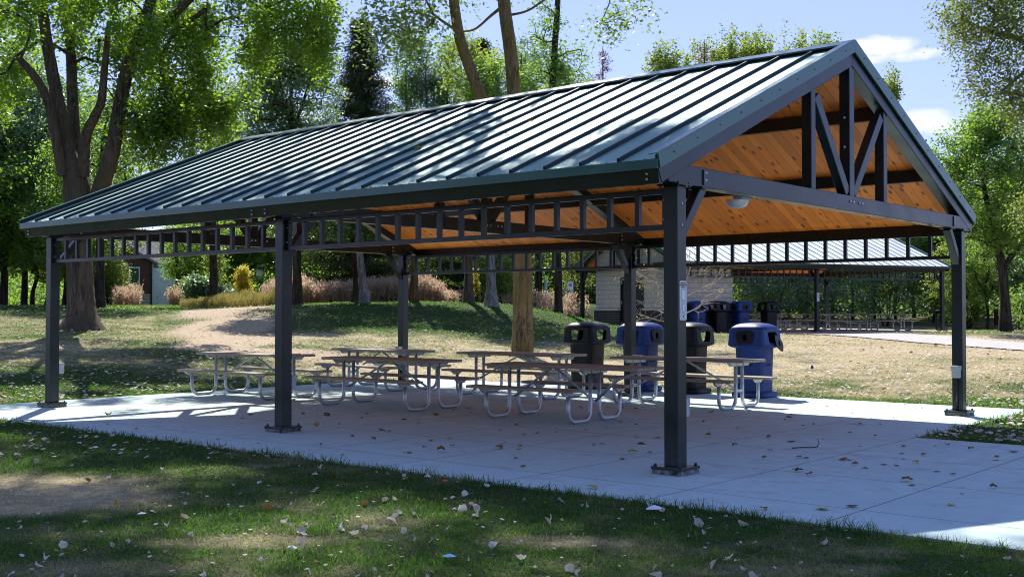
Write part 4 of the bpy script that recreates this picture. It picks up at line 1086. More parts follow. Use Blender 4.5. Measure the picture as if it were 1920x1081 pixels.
# ---------------------------------------------------------------- house beyond the lawn
def siding(name, c, pitch, dark=.6):
    def f(n, p):
        tc = n('ShaderNodeTexCoord').outputs['Object']; s = n('ShaderNodeSeparateXYZ'); n.nt.links.new(tc, s.inputs[0])
        fr = n.math('FRACT', n.math('DIVIDE', s.outputs[2], pitch)); l = n.mr(fr, .0, .14, 1., 0.); nz = n.noise(2, 4, tc)
        cc = n.mix(n.mr(nz, .3, .7), [x * .9 for x in c], c); n.nt.links.new(n.mix(n.math('MULTIPLY', l, dark), cc, [x * .3 for x in c]), p.inputs['Base Color'])
        n.nt.links.new(n.bump(fr, .4, .02), p.inputs['Normal'])
    return principled(name, c, .75, 0, .3, f)
M['sid_w'] = siding('pale_lap_siding', (.76, .80, .77), .28); M['sid_r'] = siding('red_brown_siding', (.11, .05, .032), .26); M['shingle'] = principled('grey_shingles', (.20, .18, .18), .9, 0, .2, noisy((.16, .145, .145), (.26, .24, .235), 2.5, 6))
M['stone'] = blockmat('buff_stone', (.42, .36, .27), (.52, .47, .38), (.2, .18, .15), .55, .3, .03)
M['glass'] = principled('dark_glass', (.03, .04, .05), .08, 0, .8); M['wtrim'] = principled('pale_trim', (.6, .62, .6), .6)
HD = 118.; hp = pix(284, 575, HD); HZ = hp.z - 1.0; k = HD / FPX
H = empty('house', (hp.x, hp.y, HZ), rad(28), 'red brown and pale sided house with stone base and grey roof behind the bushes', 'house')
# corner at origin; red wall runs along -x, pale wall along +x turned back (local +y depth)
b = MB(); b.box(-4.4, 0, 0, .2, 2.35, 5.6); b.prism([(-4.4, 0, 5.6), (0, 0, 5.6), (0, 0, 5.65), (-2.4, 0, 6.9), (-4.4, 0, 5.9)], (0, 0, 0), (0, .2, 0)); b.build('red_wall', M['sid_r'], H)
b = MB(); b.box(-4.4, 0, -.05, .2, -1, 2.35); b.build('stone_base', M['stone'], H)
b = MB(); b.box(0.01, .2, .0, 9, -1, 6.2); b.box(-16, -4.4, 1.2, 1.4, -1, 5.6); b.box(-16, 0, 9, 9.2, -1, 6.2); b.box(.2, 4.9, .6, .8, -1, 5.7); b.build('pale_wall', M['sid_w'], H)
b = MB(); b.box(4.92, 5.2, .62, .9, -1, 5.5); b.box(5.2, 9, 2.2, 2.4, -1, 5.4); b.build('wing_wall', M['sid_r'], H)
b = MB(); b.prism([(-17, -.6 + 1.2, 5.3), (-17, 5.5, 8.6), (-17, 10.3, 5.6), (-17, 10.3, 5.4), (-17, 5.5, 8.4), (-17, .6, 5.1)], (-17, 0, 0), (9.5, 0, 0)); 
b.prism([(.5, -.6, 5.35), (-2.4, -.6, 7.0), (-5.0, -.6, 5.75), (-5.0, -.6, 5.95), (-2.4, -.6, 7.22), (.5, -.6, 5.6)], (0, 0, 0), (0, 3.2, 0)); b.build('roof', M['shingle'], H)
for x0, x1, z0, z1 in ((-2.3, -1.2, 3.1, 5.1), (-1.9, -.95, -.1, 1.9), (-4.1, -3.3, 3.1, 5.1)):
    b = MB(); b.box(x0, x1, -.12, -.02, z0, z1); w_ = b.build('window', M['wtrim'], H); b = MB(); b.box(x0 + .12, x1 - .12, -.135, -.122, z0 + .12, z1 - .12); b.build('pane', M['glass'], w_)
b = MB(); b.box(-.14, .04, -.14, -.0, -1, 5.6); b.build('downpipe', M['steel_dark'], H)

# lamp post, marker post, small sign, stake
p = gp(486, 74); L_ = empty('lamp_post', p, 0, 'black lantern lamp post standing before the far trees', 'street lamp'); hh = pix(486, 520, 74).z - p.z
b = MB(); b.tube([(0, 0, -.2), (0, 0, .5), (0, 0, .55), (0, 0, hh)], [.09, .08, .05, .04], 8); b.build('pole', M['black'], L_, smooth=True)
b = MB(); b.lathe_sq([(.10, hh, 3), (.20, hh + .1, 3), (.23, hh + .5, 3)], 12); b.build('lantern', M['lens'], L_)
b = MB(); b.lathe_sq([(.28, hh + .5, 3), (.16, hh + .68, 3), (.03, hh + .8, 2)], 12); b.build('cap', M['black'], L_)
p = gp(1023.5, 62); o = empty('marker_post', p, 0, 'slim pale green marker post at the edge of the mound', 'post'); b = MB(); b.tube([(0, 0, -.4), (0, 0, 1.15)], .085, 8); b.dome((0, 0, 1.15), .085, .08, 8); b.build('post', principled('pale_green_plastic', (.35, .5, .42), .5), o)
p = gp(1069.5, 62); o = empty('trail_sign', p, 0, 'small blue and white sign on a thin post left of the far building', 'sign'); h = pix(1069, 536, 62).z - p.z
b = MB(); b.tube([(0, 0, -.4), (0, 0, h - .2)], .03, 6); b.build('pole', M['galv_dull'], o)
b = MB(); b.box(-.16, .16, -.02, .0, h - .25, h + .22); f_ = b.build('panel', M['sign_white'], o); b = MB(); b.box(-.09, .09, -.028, -.021, h - .02, h + .15); b.build('symbol', M['sign_violet'], o)
p = gp(405, 62); o = empty('wooden_stake', p, 0, 'thin brown stake beside the young shrubs near the house', 'stake'); b = MB(); b.tube([(0, 0, -.3), (.02, 0, 1.9)], .035, 6); b.build('shaft', M['bark_red'], o)
# ---------------------------------------------------------------- trees of the park
LITHOLES += [(6.4, 16.8, 2.3, 2.3), (4.3, 18.6, 1.8, 1.6), (3.5, 7.9, 1.0, .75), (8.5, 14.5, 2, 2), (-4.9, 11.3, .6, .4), (-3.9, 10.2, .9, .4), (-3.1, 10.4, .75, .45), (-1.8, 7.9, .9, .6), (-1.25, 6.7, 1.0, .45), (-.8, 8.6, .5, .32),
             (.21, 7.55, .5, .32), (0., 6.55, .6, .35), (-5.3, 17.4, 1.7, .9), (-7.5, 15.6, .8, .6), (2.2, 20.5, 2.4, 1.2), (14.3, 49.8, 8.5, 4.6), (-8.0, 21.2, 1.5, .6), (-6.4, 22.3, 1.2, .5), (-9.6, 24.6, 1.7, .5), (-5.6, 24.4, 1.6, .7), (-8.2, 19.6, .8, .5), (-10.5, 27.5, 2.5, .7)]
_hr = random.Random(4)
for _ in range(26): LITHOLES.append((_hr.uniform(-17, -4.5), _hr.uniform(19, 29.5), _hr.uniform(.6, 1.7), _hr.uniform(.3, .6)))
for _ in range(34):   # sunlight reaching the roof between the boughs
    _a, _b = _hr.uniform(-3, 9.0), _hr.uniform(-1.7, .9); LITHOLES.append((SH_O.x + math.cos(SH_R) * _b - math.sin(SH_R) * _a, SH_O.y + math.sin(SH_R) * _b + math.cos(SH_R) * _a, _hr.uniform(.3, .8), _hr.uniform(.3, .7)))
def PP(lst, D, dD=None):
    """pixel way-points (px, py, radius[, depth offset]) -> world path"""
    out = []
    for a in lst:
        p = pix(a[0], a[1], D + (a[3] if len(a) > 3 else 0)); out.append([p.x, p.y, p.z, a[2]])
    return out
def base(px, D): return gp(px, D)
# big multi-stemmed maple at the left
D = 34.; g = base(155, D)
tr = [[g.x, g.y, g.z - .25, .82], [g.x, g.y, g.z + .05, .66], [g.x, g.y, g.z + .45, .44]] + PP([(153, 560, .39), (150, 500, .37), (148, 430, .37), (146, 370, .39), (142, 330, .35), (130, 290, .23), (117, 235, .21), (103, 160, .185), (90, 90, .165), (82, 30, .15), (76, -40, .13), (60, -160, .11), (50, -280, .05)], D)
stems = [tr, PP([(150, 400, .30, .3), (146, 330, .22, .5), (139, 240, .18, .7), (134, 120, .15, 1), (128, 30, .13, 1.2), (130, -80, .11, 1.5), (150, -220, .05, 1.6)], D),
         PP([(168, 430, .27, .1), (186, 360, .255, -.1), (203, 310, .235, -.3), (214, 265, .22, -.4), (222, 215, .205, -.5), (234, 150, .19, -.6), (252, 90, .17, -.7), (270, 40, .15, -.8), (288, -20, .15, -.9), (310, -120, .11, -1), (330, -240, .05, -1)], D),
         PP([(252, 92, .13, -.7), (285, 62, .12, -1), (320, 35, .11, -1.2), (360, -5, .11, -1.4), (420, -50, .08, -1.6), (500, -90, .05, -1.8)], D),
         PP([(156, 330, .18, -.2), (160, 260, .16, -.5), (176, 222, .14, -.8), (190, 190, .12, -1), (196, 130, .10, -1.1), (205, 40, .07, -1.2)], D),
         PP([(118, 330, .16, -.2), (100, 235, .14, -.4), (88, 185, .13, -.5), (66, 145, .12, -.6), (38, 112, .10, -.7)], D),
         PP([(385, 18, .07, -1.5), (330, 60, .06, -1), (300, 110, .04, -.8)], D)]
def E(px, py, D, rx, ry, rz, w=1.): p = pix(px, py, D); return (p.x, p.y, p.z, rx, ry, rz, w)
crown = [E(60, -60, D + 1.5, 4.5, 4, 3.2, 3.4), E(200, 40, D + 2.6, 3.6, 2.8, 1.9, 3.4), E(150, -30, D - .5, 4, 3, 1.2, 2.2), E(340, 120, D + .5, 2.4, 2.6, 2.1, 3.0), E(325, 205, D, 1.7, 1.4, 1.0, 2.4), E(290, 245, D - .4, .8, .8, .5, .7), E(400, 150, D - .3, .9, .9, .9, .8), E(430, 40, D - 1, 2.2, 2.4, 1.4, 1.9), E(520, 30, D - 2, 1.6, 1.6, 1.3, 1.0), E(600, -10, D - 2, 1.0, 1.2, 1.0, .5),
         E(230, -190, D, 6.5, 6, 3.6, 5.5), E(-140, 60, D + 1, 3.2, 4, 3, 2), E(80, 0, D - 1.6, 1.7, 1.0, 1.1, .9), E(245, 0, D - 2.2, 1.6, 1.0, .8, .7), E(250, 235, D + .2, .7, .7, .6, .25), E(240, 130, D + 2.5, 2.0, 1.5, 1.6, 1.4), E(120, 60, D + 2.4, 3.0, 1.2, 2.6, 1.4), E(500, -180, D, 3.5, 4, 2.6, 2)]
make_tree('maple_tree', (g.x, g.y, g.z), stems, crown, M['bark_maple'], M['lf_maple'], 11, nclump=1080, per=135, rs=.28, size=.13, tip=.010, shape=(1, 1, .7), droop=.7, along=(0, 0, -1.15), holes=True,
          label='big multi stemmed maple with bright yellow green leaves at the left', k=20, rough=.05, shell=.2, rmax=.13)
# lichen covered tree behind the shelter
D = 31.; g = base(980, D)
st = flare([[g.x, g.y, g.z - .1, .295]] + PP([(981, 600, .275), (980, 520, .262), (978, 440, .262), (975, 380, .27), (971, 300, .20), (965, 190, .19), (958, 100, .185), (947, 20, .175), (940, -60, .165), (925, -180, .14), (900, -320, .11), (880, -460, .06)], D), 1.06, .35)
stems = [st, PP([(975, 400, .20), (955, 300, .185), (930, 235, .175), (905, 188, .165), (880, 125, .155), (862, 70, .15), (852, 10, .14), (842, -80, .13), (800, -200, .10), (740, -330, .06)], D),
         PP([(945, 10, .05), (920, 30, .04), (890, 55, .03, -.4), (860, 60, .02, -.6)], D), PP([(948, 30, .04), (990, 20, .03, -.3), (1040, -10, .03, -.6), (1110, -20, .02, -.8)], D)]
crown = [(-3.4, 26.5, 16.5, 6.2, 5.2, 4.5, 8.5), (-1.5, 25, 21.5, 5.5, 5, 3.8, 3.5), (-8, 27, 18, 3.4, 3.6, 3, 1.6), E(900, -120, 31, 3.6, 2.6, 1.6, 1.2), E(745, 20, 30, 1.1, 1.2, 1.1, .28), E(1110, -5, 30, 1.7, 1.2, .7, .5), E(1000, -10, 30.5, 1.4, 1, .6, .25)]
make_tree('cottonwood_tree', (g.x, g.y, g.z), stems, crown, M['bark_lichen'], M['lf_cotton'], 21, nclump=1400, per=80, rs=.5, size=.13, tip=.010, shape=(1, 1, .8), droop=.5, along=(0, 0, -.5), holes=True,
          label='tall tree with yellow lichen bark rising behind the tables at the centre', k=20, rough=.03, shell=.15, rmax=.10)
# overhanging tree at the right edge
D = 27.; g = base(2140, D)
stems = [flare(straight((g.x, g.y, g.z - .2), (g.x - .6, g.y, g.z + 11), .34, .10, np.random.RandomState(3), .12, 7), 1.4, .5),
         PP([(2090, 330, .10), (2030, 200, .09), (1960, 110, .07), (1900, 70, .05), (1840, 60, .03)], D), PP([(2090, 250, .10), (1990, 120, .06), (1930, 130, .045), (1880, 170, .03)], D)]
crown = [E(1870, 30, D, 1.35, 1.6, 1.0, 1.3), E(1900, 130, D, 1.15, 1.4, .9, .9), E(1890, -100, D, 2.2, 2.4, 1.4, 1.5), E(2110, -60, D, 2.8, 3, 2.6, 3), E(1930, 200, D, .75, 1, .7, .4), E(2080, 200, D, 1.6, 2, 2, 1.2), E(1935, 390, D, .35, .5, .55, .14)]
make_tree('birch_tree', (g.x, g.y, g.z), stems, crown, M['bark_grey'], M['lf_olive'], 31, nclump=560, per=85, rs=.34, size=.08, tip=.007, shape=(1, 1, .9), droop=.5, along=(0, 0, -.25),
          label='olive leaved branches overhanging from the right edge of the picture', shell=.05, rmax=.08)
# trees standing on the mound, D about 46
def midtree(name, px, D, r, top, wps, crown, bk, lf, seed, label, nclump=150, per=70, rs=.45, size=.13, along=None, shell=.3, fl=1.5, group=None, droop=.2, holes=False, tip=.012, extra_stems=()):
    g = base(px, D); path = [[g.x, g.y, g.z - .15, r * 1.1]] + PP(wps, D)
    return make_tree(name, (g.x, g.y, g.z), [flare(path, fl, .6)] + [PP(e, D) for e in extra_stems], crown, bk, lf, seed, nclump=nclump, per=per, rs=rs, size=size, label=label, along=along, shell=shell, group=group, droop=droop, k=12, holes=holes, tip=tip)
midtree('oak_tree', 558, 46, .19, 0, [(557, 500, .17), (556, 420, .16), (552, 330, .14), (548, 240, .10), (545, 150, .06)], [E(545, 165, 46, 2.1, 2.2, 2.1, 1.4), E(520, 110, 46, 1.2, 1.4, 1.0, .5), E(590, 120, 46, 1.1, 1.3, 1.1, .5), E(555, 300, 46, 2.6, 2.6, 1.6, 1.0), E(490, 210, 46, 1.2, 1.4, 1.5, .5), E(560, 420, 46, 2.4, 2.4, .7, .4)],
        M['bark_dark'], M['lf_dark'], 41, 'dark leaved tree with a straight trunk right of the middle front post', 420, 85, .36, .12, extra_stems=[[(549, 250, .07), (530, 180, .05), (515, 110, .03)], [(549, 250, .07), (575, 170, .05), (590, 100, .03)]])
midtree('maple_tree', 665, 46.5, .11, 0, [(667, 530, .10), (662, 480, .10), (658, 420, .09), (655, 340, .07)], [E(630, 425, 46.5, 2.0, 2.0, .95, 1.2), E(660, 350, 46.5, 2.6, 2.4, 1.5, 1.2), E(720, 430, 46.5, 1.2, 1.3, .8, .5)], M['bark_dark'], M['lf_dark'], 43,
        'low dark maple touching the pale trunk behind the shelter', 170, 80, .42, .13, extra_stems=[[(664, 500, .05), (640, 470, .04), (615, 445, .03), (590, 430, .02)], [(678, 540, .07), (690, 490, .06), (712, 455, .045), (738, 430, .03)]])
midtree('poplar_tree', 682, 45.8, .20, 0, [(684, 550, .19), (677, 500, .15), (672, 450, .13), (667, 400, .12), (660, 330, .10), (655, 260, .07)], [E(660, 330, 45.8, 1.4, 1.4, 1.8, 1)], M['bark_grey'], M['lf_green'], 45, 'pale grey trunk leaning slightly left beside the dark low maple', 50, 60, .4, .12, fl=1.35)
midtree('ash_tree', 777, 46, .155, 0, [(777, 500, .14), (776, 430, .13), (775, 330, .11), (772, 230, .07)], [E(770, 350, 46, 2.1, 2.2, 1.7, 1), E(800, 430, 46, 1.0, 1.2, .5, .15)], M['bark_red'], M['lf_green'], 47, 'tree with reddish brown trunk just right of the back left post', 120, 70, .42)
midtree('ash_tree', 879, 46, .185, 0, [(879, 520, .17), (879, 440, .16), (880, 340, .13), (884, 230, .09), (888, 120, .05)], [E(890, 130, 46, 1.3, 1.4, 1.3, .8), E(880, 300, 46, 2.2, 2.2, 2.0, 1)], M['bark_maple'], M['lf_yellowgreen'], 49, 'brown trunked tree left of the flared grey trunk on the mound', 150, 62, .40)
midtree('basswood_tree', 921, 44.5, .20, 0, [(921, 520, .18), (919, 440, .165), (918, 340, .14), (925, 230, .09), (935, 140, .05)], [E(935, 160, 44.5, 1.5, 1.6, 1.1, .7), E(925, 330, 44.5, 2.3, 2.4, 1.7, 1)], M['bark_grey'], M['lf_green'], 51, 'dark grey tree with flared roots left of the lichen covered trunk', 150, 66, .42, fl=2.0)
midtree('elm_tree', 1047, 46, .15, 0, [(1046, 500, .15), (1043, 420, .145), (1038, 300, .14), (1035, 190, .135), (1039, 100, .13), (1044, 30, .12), (1048, -50, .10), (1055, -160, .05)],
        [E(1040, 150, 46, .65, .7, 1.6, .8), E(1020, 50, 46, .8, .9, 1.0, .35), E(1075, 130, 46, .8, .9, 1.1, .35), E(1000, 130, 46, 1.2, 1.2, 1.3, .3), E(1060, -120, 46, 3.0, 3, 1.6, 1.2)], M['bark_dark'], M['lf_green'], 53, 'slim dark trunk clothed in ivy right of the lichen covered tree', 160, 48, .36, .12)
# tree at the right beyond the near shelter
midtree('linden_tree', 1885, 45, .21, 0, [(1884, 560, .18), (1880, 510, .17), (1873, 470, .14), (1860, 420, .12), (1845, 350, .08), (1835, 280, .05)], [E(1845, 360, 45, 2.6, 2.6, 2.3, 1.5), E(1800, 290, 45, 1.3, 1.4, 1.2, .55), E(1890, 300, 45, 1.8, 2, 2.0, .9), E(1900, 450, 45, 1.5, 1.8, .8, .4), E(1850, 235, 45, 1.0, 1.2, .8, .4)],
        M['bark_dark'], M['lf_green'], 57, 'round crowned tree with dark forked trunk right of the near shelter', 330, 84, .40, .13, extra_stems=[[(1882, 500, .12), (1905, 470, .10), (1930, 440, .07), (1950, 400, .04)], [(1874, 470, .10), (1850, 455, .06), (1820, 445, .035)]])
midtree('maple_tree', 188, 48, .19, 0, [(188, 520, .17), (188, 440, .16), (190, 340, .13), (195, 250, .09)], [E(190, 330, 48, 2.6, 2.5, 2.0, 1), E(230, 240, 49, 2.4, 2.2, 1.8, .8), E(120, 400, 49, 2.0, 2.0, 1.6, .6)], M['bark_dark'], M['lf_green'], 59, 'dark trunked tree standing close behind the big maple', 200, 75, .45)
midtree('locust_tree', 400, 57, .2, 0, [(400, 500, .18), (398, 400, .16), (392, 300, .12), (390, 200, .07)], [E(398, 200, 57, 1.7, 1.9, 2.2, 1), E(430, 250, 57, 1.1, 1.2, 1.2, .5), E(385, 320, 57, 2.2, 2.2, 1.8, .6)], M['bark_dark'], M['lf_blue'], 61, 'grey green feathery tree seen between the maple and the dark oak', 170, 90, .42, .11, shell=.1)
midtree('crabapple_tree', 333, 66, .17, 0, [(332, 540, .15), (334, 510, .13), (330, 480, .10)], [E(355, 492, 66, 1.9, 1.6, .9, 1), E(385, 440, 66, 2.2, 2.2, 1.3, 1), E(352, 525, 66, 1.2, 1.2, .6, .35)], M['bark_dark'], M['lf_green'], 63, 'spreading tree partly covering the pale side of the house', 140, 70, .42, .15)
spruce('spruce_tree', base(676, 62), pix(676, 28, 62).z - base(676, 62).z, 4.0, 71, M['needles'], 'pointed dark spruce rising above the left half of the roof', M['bark_dark'], dens=1.25, size=.13)
spruce('spruce_tree', base(903, 63), pix(905, 70, 63).z - base(903, 63).z, 3.0, 73, M['needles'], 'dark spruce behind the two leaning stems above the roof', M['bark_dark'], dens=1.1)
spruce('spruce_tree', base(1131, 70), pix(1131, 88, 70).z - base(1131, 70).z, 2.6, 75, M['lf_brown'], 'thin spruce top with rusty brown needles above the roof', M['bark_dark'], dens=.5, size=.12)
spruce('spruce_tree', base(1322, 66), pix(1322, 74, 66).z - base(1322, 66).z, 2.2, 77, M['lf_brown'], 'small brown spruce tip among the upright yellow green shoots', M['bark_dark'], dens=.45, size=.12)
spruce('spruce_tree', base(1100, 74), 14, 2.6, 79, M['needles'], 'lower spruce hidden mostly by the roof left of the rusty one', M['bark_dark'], dens=.8)
midtree('mulberry_tree', 1395, 80, .34, 0, [(1395, 480, .26), (1392, 380, .22), (1390, 260, .15), (1385, 180, .08)], [E(1300, 185, 80, 3.9, 3.0, 3.0, 1.3), E(1450, 165, 80, 3.9, 3.0, 2.8, 1.3), E(1540, 150, 80, 2.0, 2.4, 2.2, .8), E(1385, 125, 80, 2.0, 2.2, 1.0, .5), E(1235, 165, 80, 1.3, 1.7, 1.8, .4), E(1655, 190, 80, 1.4, 1.5, .9, .25), E(1600, 260, 80, 2.4, 2.4, 2, .5)],
        M['bark_dark'], M['lf_yellowgreen'], 81, 'wide crown of upright yellow green shoots above the ridge of the roof', 760, 70, .22, .19, along=(.15, 0, 1.7), shell=.3, droop=-.3)
for i, (px, py, h, s) in enumerate([(762, 72, 1., 83), (800, 78, 1., 85), (838, 80, 1., 87)]):
    lb = ['slender pale green poplar, first in the cluster right of the spruce', 'slender pale green poplar in the middle of the cluster above the roof', 'slender pale green poplar close to the leaning stem'][i]
    midtree('poplar_tree', px, 78, .16, 0, [(px, 400, .14), (px + 2, 250, .11), (px - 2, 130, .05)], [E(px, py + 70, 78, 1.0, 1.2, 2.7, 1), E(px + 4, py + 150, 78, 1.4, 1.4, 2.6, .8)], M['bark_dark'], M['lf_blue'] if i == 1 else M['lf_green'], s, lb, 110, 60, .42, .17, along=(0, 0, .8), shell=.1)
midtree('willow_tree', 1010, 66, .2, 0, [(1010, 400, .17), (1008, 250, .12), (1005, 150, .06)], [E(1000, 130, 66, 1.8, 1.8, 2.0, 1), E(1060, 160, 66, 1.5, 1.6, 1.0, .5), E(970, 180, 66, 1.4, 1.5, 1.4, .5)], M['bark_dark'], M['lf_blue'], 89, 'airy pale green tree seen behind the ivy clad trunk', 150, 55, .42, .15, shell=.05)

# background trees: a few prototypes, copied with their parts
PROTO = {}
def proto(kind):
    if kind in PROTO: return PROTO[kind]
    rng = np.random.RandomState(hash_kind(kind)); H_ = 12.
    lf = {'a': M['lf_dark'], 'b': M['lf_green'], 'c': M['lf_yellowgreen'], 'd': M['lf_blue'], 'e': M['lf_olive']}[kind]
    st = [flare(straight((0, 0, -.4), (.2, .1, 9.5), .15, .05, rng, .15, 7), 1.4, .5), straight((0, 0, 2.8), (1.8, .4, 7), .12, .04, rng, .1, 5), straight((.1, 0, 3.4), (-1.6, -.5, 7.6), .12, .04, rng, .1, 5)]
    cr = [(0, 0, 8.6, 2.7, 2.7, 3.2, 2.2), (1.5, .3, 6.2, 2.1, 2.0, 2.3, 1), (-1.6, -.3, 6.4, 2.1, 2.1, 2.4, 1), (0, .8, 4.6, 2.6, 2.4, 1.5, 1), (.4, -1., 3.0, 2.2, 1.9, 1.2, .5)]
    t = make_tree('woodland_tree', (0, 0, 0), st, cr, M['bark_dark'], lf, hash_kind(kind), nclump=170, per=64, rs=.46, size=.19, k=10, shell=.25)
    PROTO[kind] = [t, False]; return PROTO[kind]
def hash_kind(k): return 100 + ord(k)
def bgtree(kind, px, D, H_, wk=1., label='', group='trees of the wood behind the park', rz=0):
    t, used = proto(kind)
    o = t if not used else copy_tree(t); PROTO[kind][1] = True
    s = H_ / 12.; o.location = base(px, D); o.rotation_euler = (0, 0, rz); o.scale = (s * wk, s * wk, s); return tag(o, label, 'tree', group)
rr = random.Random(5)
LBL = {'a': 'dark green', 'b': 'mid green', 'c': 'yellow green', 'd': 'grey green', 'e': 'olive'}
bg = []
# left wood
for px, D, H_, k in [(-330, 50, 13, 'a'), (-230, 54, 14, 'b'), (-150, 47, 12, 'b'), (-70, 56, 14.5, 'd'), (0, 53, 14.2, 'd'), (45, 60, 14, 'b'), (85, 57, 13, 'd'), (-20, 62, 10, 'b'), (120, 64, 12.5, 'b'), (10, 51, 7.5, 'b'), (60, 55, 6.5, 'c'), (-60, 50, 7, 'b'), (155, 68, 11, 'c'), (100, 55, 5.5, 'b'), (165, 66, 6.0, 'b')]:
    bg.append((k, px, D, H_, 'left of the big maple' if px < 130 else 'between the maple trunk and the house'))
for px, D, H_, k in [(372, 78, 9, 'b'), (385, 76, 9.5, 'c'), (420, 80, 10, 'b'), (455, 77, 9.5, 'b'), (490, 84, 10, 'b'), (520, 78, 8.5, 'c'), (545, 86, 9, 'b')]: bg.append((k, px, D, H_, 'between the house and the middle front post'))
for px, D, H_, k in [(585, 76, 7.2, 'b'), (625, 80, 7.0, 'd'), (660, 80, 6.6, 'b'), (700, 78, 6.8, 'b'), (735, 78, 6.2, 'd'), (800, 80, 6.8, 'b'), (835, 76, 6.4, 'c'), (870, 78, 7.4, 'b'), (905, 78, 6.8, 'd'), (945, 76, 7.2, 'b'), (1000, 80, 7.6, 'c'), (1025, 74, 6.5, 'b'), (1060, 78, 8.0, 'c'), (1090, 72, 7.0, 'e'), (1130, 80, 10, 'b')]: bg.append((k, px, D, H_, 'behind the grassy mound'))
for px, D, H_, k in [(1400, 76, 8.5, 'a'), (1440, 72, 7.5, 'b'), (1480, 78, 8.5, 'b'), (1515, 72, 7.0, 'a'), (1560, 76, 8.0, 'e'), (1600, 70, 6.5, 'b'), (1640, 74, 7.4, 'c'), (1680, 70, 7.8, 'b'), (1715, 76, 8.5, 'e'), (1750, 68, 7.5, 'c'), (1350, 80, 10, 'b'), (1290, 80, 10, 'b'), (1230, 80, 10, 'a')]: bg.append((k, px, D, H_, 'behind the far pavilion'))
for px, D, H_, k in [(1790, 66, 8.5, 'b'), (1830, 72, 10, 'c'), (1870, 64, 8.5, 'e'), (1915, 68, 10, 'c'), (1955, 60, 9, 'b'), (2010, 62, 11, 'a'), (1760, 76, 10.5, 'd'), (1850, 58, 5.5, 'b'), (1800, 60, 5.0, 'c'), (2080, 56, 11, 'b'), (2180, 58, 12, 'a'), (1910, 56, 5.2, 'a')]: bg.append((k, px, D, H_, 'at the right beyond the lawn'))
for i, (k, px, D, H_, where) in enumerate(bg):
    bgtree(k, px, D, H_ * (.96 + .08 * rr.random()), 1.0 + .35 * rr.random(), '%s woodland tree %s' % (LBL[k], where), '%s trees %s' % (LBL[k], where), rr.random() * 6.28)

# unseen trees added behind-left of the camera to keep sky light off the posts
for i, (x, y, H_) in enumerate([(-13, -5, 16), (-9, -12, 18), (-17, -12, 18), (-3, -15, 18), (-13, -20, 19), (-21, -3, 18), (2, -22, 19), (-22, 6, 17), (-6, -19, 19), (-27, 1, 18)]):
    t, used = proto('a'); o = copy_tree(t); o.location = (x, y, 0); s = H_ / 12.; o.scale = (s * 1.25, s * 1.25, s); o.rotation_euler = (0, 0, i * 1.3); tag(o, 'unseen dark green tree added behind the camera to block sky light', 'tree', 'added trees behind the camera')
# shrubs and young plants
shrub('garden_bush', base(206, 62), .95, 1.1, 2.5, 201, M['lf_yellowgreen'], 'arching yellow green bush in front of the house', n=110, per=60)
shrub('garden_bush', base(180, 64), 1.4, 1.3, 3.4, 202, M['lf_green'], 'green bush beside the foot of the dark trunk', n=80)
shrub('young_pine', base(374, 58), .75, .7, 1.35, 203, M['lf_blue'], 'small rounded young pine on the crest of the lawn', n=50, per=70, size=.16, rs=.25)
shrub('young_tree', base(402, 60), .45, .45, 3.1, 204, M['lf_yellowgreen'], 'narrow yellow green sapling beside the wooden stake', n=55, rs=.25, cat='sapling')
shrub('yellow_shrub', base(456, 60), .34, .34, 2.0, 205, M['lf_yellow'], 'bright yellow pointed shrub left of the lamp post', n=70, per=60, rs=.22, size=.1, shell=.1)
shrub('garden_bush', base(350, 60), .5, .5, 1.2, 206, M['lf_yellowgreen'], 'low yellow green bush left of the young pine', n=35, rs=.25)
shrub('garden_bush', base(418, 59), .6, .5, .95, 207, M['lf_blue'], 'low grey green bush right of the young pine', n=40, rs=.22)
shrub('garden_bush', base(900, 56), .5, .5, 2.7, 208, M['lf_yellowgreen'], 'light green bush between the two trunks on the mound', n=50, rs=.28)
shrub('garden_bush', base(945, 56), .6, .5, 2.3, 209, M['lf_yellowgreen'], 'light green bush left of the lichen covered trunk', n=50, rs=.28)
shrub('garden_bush', base(893, 54), .12, .12, 2.2, 210, M['lf_yellow'], 'thin orange yellow shoot beside the light green bush', n=18, rs=.12, size=.08)
shrub('garden_bush', base(1080, 64), 1.0, .9, 3.6, 211, M['lf_olive'], 'olive bush left of the block building', n=80)
shrub('garden_bush', base(1540, 66), 2.0, 1.3, 2.6, 212, M['lf_dark'], 'dark bush behind the middle of the far tables', n=90)
shrub('garden_bush', base(1660, 64), 2.2, 1.4, 3.4, 213, M['lf_dark'], 'dark bush behind the right of the far tables', n=100)
shrub('garden_bush', base(1450, 66), 2.0, 1.3, 3.4, 214, M['lf_dark'], 'dark bush behind the lone black bin', n=100)
shrub('garden_bush', base(1815, 60), 1.5, 1.2, 2.3, 215, M['lf_green'], 'green bush right of the near shelter post', n=70)
shrub('garden_bush', base(1940, 52), 1.5, 1.2, 2.0, 216, M['lf_green'], 'green bush at the right edge beside the dark trunk', n=70)

